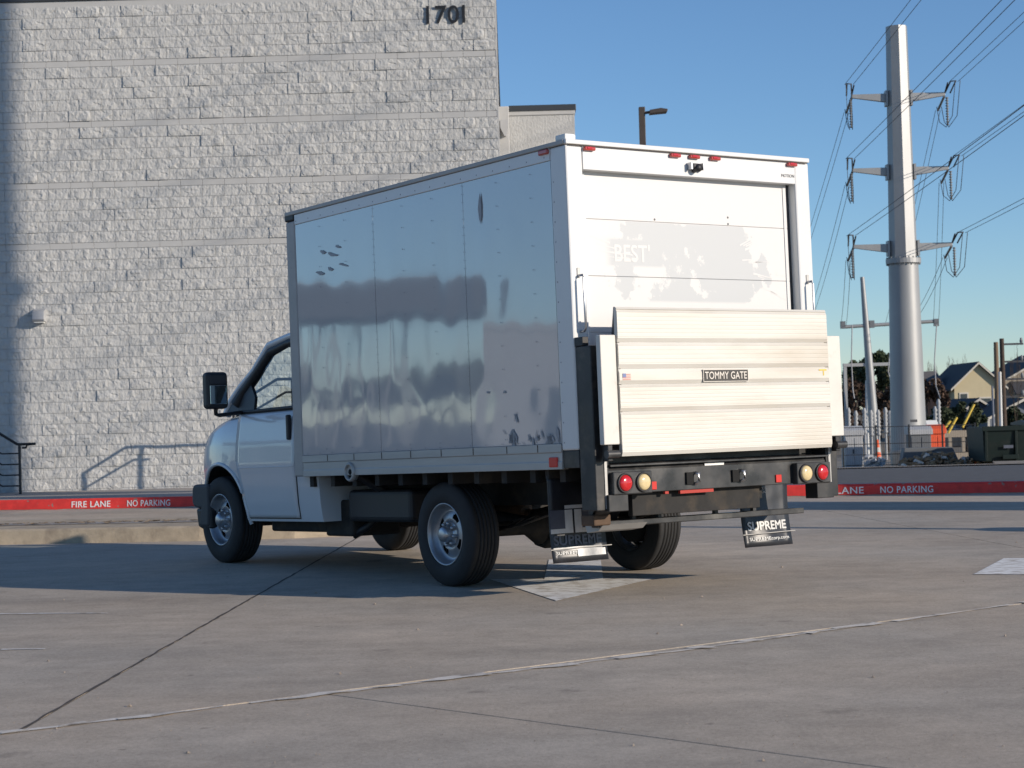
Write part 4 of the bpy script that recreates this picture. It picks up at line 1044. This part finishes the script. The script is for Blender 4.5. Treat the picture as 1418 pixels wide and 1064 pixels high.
for k, (u, v, h) in enumerate(((1177, 590, 2.1), (1187, 588, 1.6), (1199, 588, 1.9), (1208, 586, 1.5), (1218, 588, 1.7), (1228, 587, 1.9), (1234, 588, 1.6), (1297, 582, 1.6), (1302, 584, 2.6))):
    b = unpx(u, 640, 92); b.z = far_z(92)
    t = thing('bushing_post', ['white insulator post leftmost in the substation', 'white insulator post second from the left in the substation', 'white insulator post third from the left in the substation', 'short white insulator post behind the slim pole', 'white insulator post right of the slim pole', 'white insulator post near the pylon left edge', 'white insulator post touching the pylon left edge', 'white insulator post just right of the tall pylon', 'taller white insulator post right of the tall pylon'][k], 'insulator post', b, 0, 'white insulator posts')
    top = unpx(u, v - h*12, 92).z - b.z
    MB().tube([(0, 0, 0), (0, 0, top - 1.3)], .06, 8).build('stand', 'substation', t)
    MB().lathe([(.05, top - 1.3)] + [(.07 + .05*(i % 2), top - 1.3 + i*.1) for i in range(12)] + [(.05, top)], 'z', 10).build('insulator', 'substation', t)
# far crossbeam
q = thing('substation_beam', 'pale horizontal beam of the substation against the dark trees', 'beam', unpx(1205, 505, 96))
MB().box(-1.4, 1.6, -.1, .1, -.08, .08).build('beam', 'substation', q)
for x in (-1.3, 1.5): MB().box(x - .08, x + .08, -.08, .08, -6.6, -.08).build('leg', 'substation', q)

# black metal fence before the substation
FD = 62
def fence(u0, u1, label, d=FD, n=8):
    a = unpx(u0, 640, d); b = unpx(u1, 640, d); g = far_z(d)
    t = thing('metal_fence', label, 'fence', (a.x, d, g)); L = b.x - a.x; n = max(2, int(L/.95))
    for k in range(n + 1): MB().box(L*k/n - .025, L*k/n + .025, -.025, .025, -.1, 1.42).build('post', 'rail_black', t)
    for z in (.10, .45, .80, 1.36): MB().box(0, L, -.012, .012, z - .012, z + .012).build('rail', 'rail_black', t)
    wr = MB()
    for k in range(int(L/.075)): x = k*.075; wr.add([(x - .0025, .014, .1), (x + .0025, .014, .1), (x + .0025, .014, 1.36), (x - .0025, .014, 1.36)], [(0, 1, 2, 3)])
    kind(wr.build('wire_mesh', 'rail_black', t, fix=False), 'stuff')
    return t
fence(1168, 1352, 'black wire mesh fence with thin posts in front of the tall pylon')
sg_ = unpx(1265, 583, FD); o = MB().box(-.12, .12, -.035, -.028, -.045, .045).build('fence_sign', 'canopy_dark'); o.location = sg_; tag(o, 'small dark sign plate on the fence in front of the pylon', 'sign')
# equipment behind the fence
def cabinet(u0, v0, u1, v1, d, label, m1, m2, name='equipment_cabinet', dep=.8):
    a = unpx(u0, v1, d); b = unpx(u1, v0, d); g = far_z(d); t = thing(name, label, 'cabinet', ((a.x + b.x)/2, d, g)); hw = (b.x - a.x)/2; h = b.z - g
    MB().box(-hw, hw, 0, dep, -.1, h*.78).build('housing', m1, t, .02)
    MB().prism([(-.06, h*.78), (-.06, h*.9), (dep*.4, h), (dep + .05, h), (dep + .05, h*.78)], 0, -hw - .05, hw + .05).build('lid', m2, t, .01)
    for k in (-.5, .5): MB().box(hw*k - hw*.44, hw*k + hw*.44, -.02, 0, h*.08, h*.72).build('door', m1, t, .01)
    MB().box(-.05, -.02, -.05, -.02, h*.35, h*.45).build('handle', 'rail_black', t)
    return t
cabinet(1262, 589, 1289, 640, 66, 'grey equipment cabinet with pale lid at the foot of the pylon', 'cabinet_dark', 'cabinet')
cabinet(1171, 590, 1194, 640, 68, 'pale grey cabinet with sloped lid left of the pylon', 'cabinet', 'cabinet')
cabinet(1288, 588, 1308, 640, 71, 'bright orange red equipment box beside the grey cabinet', 'orange_box', 'orange_box', 'equipment_box')
cabinet(1286, 582, 1297, 640, 74, 'small white box showing above the orange red box', 'label_white', 'label_white', 'equipment_box', .4)
def cone(u, label, d, h):
    b = unpx(u, 640, d); t = thing('traffic_cone', label, 'traffic cone', (b.x, d, far_z(d) + .02), 0, 'orange traffic cones')
    MB().lathe([(.19, .02), (.15, .05), (.09, h*.55)], 'z', 14).build('lower_cone', 'cone', t)
    MB().lathe([(.09, h*.55), (.07, h*.72)], 'z', 14).build('collar', 'debris_white', t)
    MB().lathe([(.07, h*.72), (.03, h), (0, h)], 'z', 14).build('tip', 'cone', t)
    MB().box(-.22, .22, -.22, .22, -.03, .02).build('base', 'cone', t, .02)
cone(1216, 'orange traffic cone behind the fence left of the pylon', 64, .95); cone(1350, 'orange traffic cone between the rubbish heap and the green dumpster', 60, .85)
# dumpster
a = unpx(1363, 592, 58); g = far_z(58); t = thing('dumpster', 'large dark green steel dumpster at the right edge', 'dumpster', (a.x, 58, g)); H = a.z - g
Lw = 3.4
MB().add([(-.02, .0, .12), (Lw, .0, .12), (Lw, 2, .12), (-.02, 2, .12), (-.08, -.08, H), (Lw, -.08, H), (Lw, 2, H), (-.08, 2, H), (.04, .08, H), (Lw - .1, .08, H), (Lw - .1, 1.9, H), (.04, 1.9, H), (.04, .08, .2), (Lw - .1, .08, .2), (Lw - .1, 1.9, .2), (.04, 1.9, .2)],
         [(0, 3, 2, 1), (0, 1, 5, 4), (1, 2, 6, 5), (2, 3, 7, 6), (3, 0, 4, 7), (4, 5, 9, 8), (5, 6, 10, 9), (6, 7, 11, 10), (7, 4, 8, 11), (8, 9, 13, 12), (9, 10, 14, 13), (10, 11, 15, 14), (11, 8, 12, 15), (12, 13, 14, 15)]).build('bin', 'dumpster', t)
MB().box(-.10, Lw + .02, -.13, -.06, H - .12, H + .03).build('rim_bar', 'dumpster', t, .01)
for x in (.02, .95, 1.9, 2.85): MB().box(x - .04, x + .04, -.12, -.01, .14, H - .12).build('rib', 'dumpster', t, .008)
MB().box(.5, 1.0, -.18, -.1, .18, .32).build('fork_pocket', 'dumpster', t, .01)
MB().prism([(.0, H + .03), (.0, H + .08), (1.0, H + .18), (2.0, H + .10), (2.0, H + .03)], 0, 1.35, Lw).build('lid', 'black_plastic', t)
MB().box(.55, .85, -.124, -.121, H*.44, H*.52).build('label', 'flap_grey', t)
# heap of boards, sacks and rubbish by the fence
t = thing('low_concrete_barrier', 'dark sloped concrete barrier right of the pylon pier', 'barrier', (unpx(1291, 640, 61).x, 61.2, far_z(61)))
MB().prism([(-1.0, -.05), (-.85, .62), (.72, .62), (1.02, -.05)], 1, 0, .5).build('barrier', 'cabinet_dark', t, .02)
hp = MB(); hw_ = MB()
for k in range(240):
    u = rnd.uniform(1248, 1372); b = unpx(u, 640, 59.5 + rnd.uniform(0, 1.5)); z = far_z(60) + abs(rnd.gauss(0, .10)) + (.12 if 1270 < u < 1320 else 0)*rnd.random()*2
    l = rnd.uniform(.06, .38); T = Matrix.Translation((b.x, b.y, z)) @ Matrix.Rotation(rnd.uniform(0, PI), 4, 'Z') @ Matrix.Rotation(rnd.uniform(-.6, .6), 4, 'Y')
    (hp if rnd.random() < .8 else hw_).box(-l/2, l/2, -l*.22, l*.22, -.03, .04, T)
rb = kind(hp.build('rubbish_heap', 'debris'), 'stuff'); tag(rb, 'heap of broken boards and dry rubbish along the fence', 'rubbish'); kind(hw_.build('pale_scraps', 'debris_white', rb), 'stuff')
hp = MB()
for k in range(60):
    b = unpx(rnd.uniform(1196, 1222), 640, 61 + rnd.random()); l = rnd.uniform(.06, .25); T = Matrix.Translation((b.x, b.y, far_z(61) + abs(rnd.gauss(0, .16)))) @ Matrix.Rotation(rnd.uniform(0, PI), 4, 'Z') @ Matrix.Rotation(rnd.uniform(-.6, .6), 4, 'Y')
    hp.box(-l/2, l/2, -l*.3, l*.3, -.04, .05, T)
rb = kind(hp.build('plastic_sacks', 'cabinet'), 'stuff'); tag(rb, 'crumpled grey plastic sacks beside the cone left of the pylon', 'sacks')
# parking lot lamp beyond the truck
t = thing('parking_lot_lamp', 'bronze square parking lot lamp post rising behind the truck box', 'lamp post', (3.31, 45, 0))
MB().box(-.075, .075, -.075, .075, 0, 8.58).build('post', 'bronze', t, .01)
MB().tube([(.07, 0, 8.44), (.22, 0, 8.46)], .035, 8).build('arm', 'bronze', t)
MB().prism([(.18, 8.40), (.18, 8.49), (.45, 8.53), (.62, 8.50), (.60, 8.43)], 1, -.16, .16).build('lamp_head', 'bronze', t, .012)
MB().lathe([(.28, 0), (.28, .7), (0, .7)], 'z', 20).build('base', 'pier', t)
t = thing('parking_lot_lamp', 'parking lot lamp out of frame right that throws a thin shadow across the lot', 'lamp post', (6.75, 16.75, 0))
MB().lathe([(.30, -.01), (.30, .74), (.27, .78), (0, .78)], 'z', 24).build('base', 'pier', t)
MB().box(-.065, .065, -.065, .065, .78, 8.6).build('post', 'bronze', t, .01)
MB().prism([(.08, 8.40), (.08, 8.49), (.45, 8.53), (.62, 8.50), (.60, 8.43)], 1, -.16, .16).build('lamp_head', 'bronze', t, .012)

# ------------------------------------------------------------------ houses, poles and trees beyond
def house(u, d, w_h, dep, eave, ridge, m, roofm, label, rz=0, zoff=0.0, wins=(), front=True):
    """gable-fronted house; local x across, y away; gable faces the camera"""
    b = unpx(u, 600, d); g = far_z(d) + zoff; t = thing('house', label, 'house', (b.x, d, g), rz, 'houses beyond the substation')
    hw = w_h/2
    MB().prism([(-hw, -.3), (hw, -.3), (hw, eave), (0, ridge), (-hw, eave)], 1, 0, dep).build('wall', m, t)
    sl_ = (ridge - eave)/hw; o_ = .35
    for sg in (1, -1):
        rf = MB().add([(0, -o_, ridge + .04), (sg*(hw + o_), -o_, eave - sl_*o_ + .04), (sg*(hw + o_), dep + o_, eave - sl_*o_ + .04), (0, dep + o_, ridge + .04),
                       (0, -o_, ridge + .22), (sg*(hw + o_), -o_, eave - sl_*o_ + .22), (sg*(hw + o_), dep + o_, eave - sl_*o_ + .22), (0, dep + o_, ridge + .22)],
                      [(0, 1, 2, 3), (4, 7, 6, 5), (0, 4, 5, 1), (1, 5, 6, 2), (2, 6, 7, 3), (3, 7, 4, 0)]).build('roof', roofm, t)
        MB().add([(0, -o_ - .03, ridge + .02), (sg*(hw + o_), -o_ - .03, eave - sl_*o_ + .02), (sg*(hw + o_), -o_ - .03, eave - sl_*o_ + .19), (0, -o_ - .03, ridge + .19)], [(0, 1, 2, 3)]).build('barge_board', 'trim', rf)
    for x, z, ww, hh in wins:
        f_ = MB().box(x - ww/2 - .12, x + ww/2 + .12, -.06, -.004, z - .12, z + hh + .12).build('window', 'trim', t)
        MB().box(x - ww/2, x + ww/2, -.09, -.062, z, z + hh*.48).build('pane', 'pane', f_); MB().box(x - ww/2, x + ww/2, -.09, -.062, z + hh*.52, z + hh).build('pane', 'pane', f_)
    return t
h1 = house(1357, 150, 3.9, 9, 3.75, 5.55, 'siding_cream', 'shingle', 'cream sided house with steep gable facing the street', .0, -.2, [(-1.2, 2.3, .5, .9), (.55, 1.7, .8, 1.1)])
MB().box(-5.0, -1.97, 3, 9, -.3, 3.9).build('side_wing', 'siding_tan', h1)
MB().add([(-5.3, 2.6, 3.85), (-2.0, 2.6, 3.85), (-2.0, 6, 5.2), (-3.9, 6, 5.2), (-5.3, 9.4, 3.85), (-2.0, 9.4, 3.85)], [(0, 1, 2, 3), (3, 2, 5, 4), (0, 3, 4)]).build('wing_roof', 'shingle_grey', h1)
MB().box(-3.4, -2.4, 1.7, 3, -.3, 3.6).build('brick_bay', 'brick', h1)
MB().prism([(-2.4, 1.1), (-2.4, 2.4), (-1.5, 1.5), (-1.5, 1.1)], 1, 1.7, 2.6).build('porch_gable', 'brick', h1)
MB().prism([(-2.5, 2.5), (-2.5, 2.68), (-1.2, 1.4), (-1.2, 1.22)], 1, 1.4, 2.9).build('porch_roof', 'trim', h1)
h2 = house(1356, 128, 3.2, 7, 2.5, 3.6, 'siding_blue', 'shingle', 'low blue grey gabled house in shade before the cream house', .0, -.9, [(-.8, 1.4, .7, 1.1), (.9, 1.4, .7, 1.1)])
h3 = house(1458, 168, 8.5, 10, 4.4, 6.7, 'siding_tan', 'shingle', 'tan two storey house with dark roof at the right edge', .0, -.3, [(-2.9, 2.8, .8, 1.2), (-1.6, .6, .8, 1.2)])
MB().box(-3.4, .6, -1.6, 0, -.3, 3.2).build('cream_bay', 'siding_cream', h3)
MB().add([(-3.7, -1.9, 3.15), (.8, -1.9, 3.15), (.8, .1, 4.3), (-3.7, .1, 4.3)], [(0, 1, 2, 3)]).build('bay_roof', 'shingle', h3, solid=.15)
h4 = house(1418, 122, 4.4, 7, 2.5, 3.6, 'siding_blue', 'shingle', 'blue grey porch fronted house lowest at the right edge', .0, -.9, [(-1.5, .9, .7, 1.2), (0, .9, .7, 1.2), (1.4, .9, .7, 1.2)])
for x in (-2.4, -.8, .8, 2.4): MB().box(x - .07, x + .07, -.5, -.36, -.2, 2.6).build('porch_column', 'trim', h4)
def upole(u0, v0, u1, d, r, m, label, arms_=0):
    top = unpx(u0, v0, d); bx = unpx(u1, 600, d).x; g = far_z(d); t = thing('utility_pole', label, 'pole', (bx, d, g), 0, 'slender poles near the houses')
    MB().tube([(0, 0, -.2), (top.x - bx, 0, top.z - g)], [r, r*.75], 10).build('pole', m, t)
    h = top.z - g
    for k in range(arms_):
        MB().box(top.x - bx, top.x - bx + 1.1, -.04, .04, h - .35 - k*.9, h - .25 - k*.9).build('bracket', 'wire', t)
        MB().lathe([(.05, h - .25 - k*.9), (.09, h - .15 - k*.9), (.04, h + .02 - k*.9)], 'z', 8, (top.x - bx + 1.0, 0, 0)).build('insulator', 'insulator', t)
    return t
upole(1379, 474, 1382, 88, .14, 'wood_pole', 'plain tan wooden pole left of the dark utility pole')
upole(1387, 469, 1391, 96, .15, 'bark', 'dark wooden utility pole with small side brackets', 4)
upole(1384.5, 515, 1386, 86, .09, 'white_pole', 'white pole standing between the two wooden poles')
upole(1374, 535, 1376, 100, .07, 'siding_blue', 'thin grey blue pole left of the wooden poles')
upole(1200, 527, 1201, 100, .10, 'white_pole', 'thin pale pole behind the slim substation pole')
for k, (u0, v0, u1, v1) in enumerate(((1349, 560, 1333, 592), (1316, 583, 1309, 592), (1325, 578, 1313, 600))):
    a = unpx(u0, v0, 80); b = unpx(u1, v1, 80)
    o = MB().tube([b - a, Vector((0, 0, 0))], .055, 8).build('guy_wire_guard', 'guard_yellow'); o.location = a
    tag(o, ['longest slanted yellow guy wire guard right of the pylon', 'short slanted yellow guy wire guard next to the orange box', 'middle slanted yellow guy wire guard right of the pylon'][k], 'guy guard', 'yellow guy wire guards')
# low rail fence and parked car in the shade beyond
t = thing('low_wall', 'long low tan wall with openings behind the fence and dumpster', 'wall', (unpx(1338, 600, 84).x, 84, far_z(84)))
MB().box(-2.6, 4, 0, .2, -.1, .45).build('base', 'siding_tan', t); MB().box(-2.6, 4, 0, .2, 1.15, 1.45).build('coping', 'siding_tan', t)
for k in range(12): MB().box(-2.6 + k*.6, -2.45 + k*.6, .02, .18, .45, 1.15).build('pier', 'siding_tan', t)
t = thing('parked_car', 'dark parked sedan mostly in shade left of the houses', 'car', (unpx(1318, 600, 105).x, 105, far_z(105) + .0))
pr = [(-2.1, .35), (-2.1, .75), (-1.4, .9), (-.8, 1.35), (.5, 1.38), (1.2, .95), (2.1, .8), (2.15, .35)]
MB().prism(pr, 1, 0, 1.7).build('body', 'car_dark', t, .08, 3)
MB().prism([(-1.2, .95), (-.75, 1.30), (.45, 1.32), (1.0, .97)], 1, -.01, 1.71).build('window', 'pane', t)
for x in (-1.35, 1.35):
    for y in (-.02, 1.52): MB().lathe([(0, 0), (.2, -.01), (.32, 0), (.32, .2), (0, .2)], 'y', 18, (x, y, .32)).build('wheel', 'rubber', t)

def rvec(r): 
    while True:
        v = Vector((r.uniform(-1, 1), r.uniform(-1, 1), r.uniform(-1, 1)))
        if .05 < v.length < 1: return v
def branches(mb, p, d, L, r, depth, rr, tips, spread=.75, mn=.008):
    q = p + d*L*.5 + rvec(rr)*L*.06; e = q + (d + rvec(rr)*.18).normalized()*L*.5
    mb.tube([p, q, e], [r, r*.85, r*.68], 5 if depth > 2 else 4, cap=False); tips.append((e, depth))
    if depth == 0: return
    for k in range(rr.choice((2, 3, 3)) if depth > 1 else 3):
        nd_ = (d + rvec(rr)*spread + Vector((0, 0, .12))).normalized()
        branches(mb, e if k else e, nd_, L*rr.uniform(.62, .82), max(mn, r*.62), depth - 1, rr, tips, spread, mn)
def tree(base, h, rad, seed, label, leaf=None, depth=5, nleaf=5000, ls=.16, squash=.8, bark='bark', group='trees beyond the substation'):
    rr = random.Random(seed); t = thing('tree', label, 'tree', base, 0, group); mb = MB(); tips = []
    L0 = h*.26; mb.tube([(0, 0, -.2), (rr.uniform(-.05, .05)*h*.3, 0, L0*.5), (0, 0, L0)], [h*.032, h*.026, h*.022], 8, cap=False)
    for k in range(4):
        a = 2*PI*k/4 + rr.random(); branches(mb, Vector((0, 0, L0*rr.uniform(.75, 1))), Vector((math.cos(a)*.7, math.sin(a)*.7, rr.uniform(.6, 1.2))).normalized(), h*.24, h*.016, depth - 1, rr, tips, .7, .006*h/5)
    # fit branch spread into the wanted crown
    mz = max(v[2] for v in mb.v); mr = max(math.hypot(v[0], v[1]) for v in mb.v); kz, kr = h/mz, rad/mr
    mb.v = [(x*(kr if z > L0*.8 else 1), y*(kr if z > L0*.8 else 1), z*kz) for x, y, z in mb.v]
    mb.build('trunk', bark, t, fix=False)
    if leaf:
        cl = [Vector((e.x*kr, e.y*kr, e.z*kz)) for e, dp in tips if dp <= 2]; lf = MB()
        for k in range(nleaf):
            c_ = cl[rr.randrange(len(cl))]; p = c_ + rvec(rr)*rad*.16; s_ = ls*rr.uniform(.5, 1.2); a_ = rvec(rr).normalized(); b_ = a_.cross(rvec(rr)).normalized()
            lf.add([p - a_*s_, p - b_*s_*.5, p + a_*s_, p + b_*s_*.5], [(0, 1, 2, 3)])
        lf.build('crown', leaf, t, fix=False)
    return t
def treeat(u, v, d, wpx, seed, label, **kw):
    top = unpx(u, v, d); g = far_z(d); return tree((top.x, d, g), top.z - g, wpx/FP*d/2, seed, label, **kw)
treeat(1215, 490, 135, 62, 1, 'dark evergreen tree left of the pylon', leaf='leaf_dark', nleaf=9000, ls=.22)
treeat(1182, 503, 142, 46, 2, 'dark evergreen tree at the left behind the lift gate', leaf='leaf_dark', nleaf=6000, ls=.22)
treeat(1238, 500, 128, 44, 3, 'olive evergreen tree just behind the pylon', leaf='leaf_olive', nleaf=6000, ls=.2)
treeat(1188, 530, 118, 60, 4, 'brown leafed tree low behind the slim pole', leaf='leaf_brown', nleaf=7000, ls=.16)
treeat(1228, 540, 112, 50, 5, 'dark spreading tree in front of the brown ones', leaf='leaf_brown', nleaf=4000, ls=.15)
treeat(1290, 528, 120, 46, 6, 'brown leafed tree right of the pylon', leaf='leaf_brown', nleaf=6000, ls=.16)
treeat(1328, 489, 185, 44, 7, 'bare winter tree above the cream house roof', depth=6, bark='twig')
treeat(1292, 497, 175, 36, 8, 'bare winter tree above the grey house wing', depth=6, bark='twig')
treeat(1404, 472, 92, 22, 9, 'small bare tree behind the dark utility pole', depth=5, bark='bark')
treeat(1300, 566, 100, 42, 10, 'dark bush under the houses left', leaf='leaf_dark', nleaf=5000, ls=.14, depth=4)
treeat(1338, 560, 104, 50, 11, 'dark bush before the low blue house', leaf='leaf_dark', nleaf=5000, ls=.14, depth=4)
treeat(1405, 566, 106, 50, 12, 'dark bush before the porch fronted house', leaf='leaf_dark', nleaf=5000, ls=.14, depth=4)
# far hedge line that closes the view between the houses
hb = MB()
for k in range(9000):
    x = rnd.uniform(10, 75); d = 175 + rnd.uniform(0, 6); hh = 4.2 + 1.6*noise.noise(Vector((x*.15, 3, 1))); p = Vector((x, d, -1 + rnd.random()**.7*hh)); s_ = rnd.uniform(.15, .5)
    a_ = rvec(rnd).normalized(); b_ = a_.cross(rvec(rnd)).normalized(); hb.add([p - a_*s_, p - b_*s_*.6, p + a_*s_, p + b_*s_*.6], [(0, 1, 2, 3)])
kind(tag(hb.build('distant_thicket', 'leaf_brown', fix=False), 'brown winter thicket far behind the houses', 'thicket'), 'stuff')

# ------------------------------------------------------------------ what the truck's glossy side mirrors: a filling-station canopy and trees off to the left
t = thing('station_canopy', 'dark fascia of a filling station canopy, seen mirrored in the truck side', 'canopy', (-62, 42.2, 0), 0)
MB().box(-3, 3, -7.4, 9, 5.45, 6.95).build('fascia', 'canopy_dark', t, .05); MB().box(-2.9, 2.9, -7.3, 8.9, 6.95, 7.0).build('deck', 'fixture', t)
for y in (-3.6, -1.2, .6, 4):
    for x in (-1.2, 1.2): MB().box(x - .11, x + .11, y - .11, y + .11, 0, 5.45).build('column', 'canopy_post', t)
t = thing('grey_store', 'low flat roofed grey store off left, seen mirrored in the truck side', 'building', (-63, 30.6, 0), 0)
MB().box(-4, 4, -3.2, 3.0, -.1, 4.6).build('wall', 'cabinet', t); MB().box(-4.1, 4.1, -3.3, 3.1, 4.6, 4.9).build('roof_edge', 'fixture', t)
MB().box(4.0, 4.06, -1.0, .4, 0, 2.3).build('door', 'pane', t)
for k, (x, y, h, r) in enumerate(((-76, 38, 3.3, 2.2), (-77, 42, 3.8, 2.4), (-76, 46, 3.2, 2.2), (-75, 50.5, 3.9, 2.6), (-72, 56, 3.6, 2.6), (-78, 34, 3.4, 2.4))):
    tree((x, y, 0), h, r, 30 + k, f'leafy tree {["first", "second", "third", "fourth", "fifth", "sixth"][k]} in a row off left, mirrored in the truck side', leaf='leaf_olive', nleaf=1800, ls=.3, depth=4, group='trees mirrored in the truck side')
# grit and dry leaves on the pavement
gr = MB()
for k in range(1500):
    d = 6 + 15*rnd.random()**1.6; x = rnd.uniform(-.3, .3)*d; sz = rnd.uniform(.0015, .0045) if rnd.random() < .97 else rnd.uniform(.006, .014)
    a = rnd.uniform(0, PI); e = .4 + .6*rnd.random()
    gr.add([(x + sz*math.cos(a), d + sz*math.sin(a), .002), (x - sz*e*math.sin(a), d + sz*e*math.cos(a), .002), (x - sz*math.cos(a), d - sz*math.sin(a), .002), (x + sz*e*math.sin(a), d - sz*e*math.cos(a), .002), (x, d, .002 + sz*.8)],
           [(0, 1, 4), (1, 2, 4), (2, 3, 4), (3, 0, 4)])
kind(gr.build('loose_grit', 'grit', lot, fix=False), 'stuff')
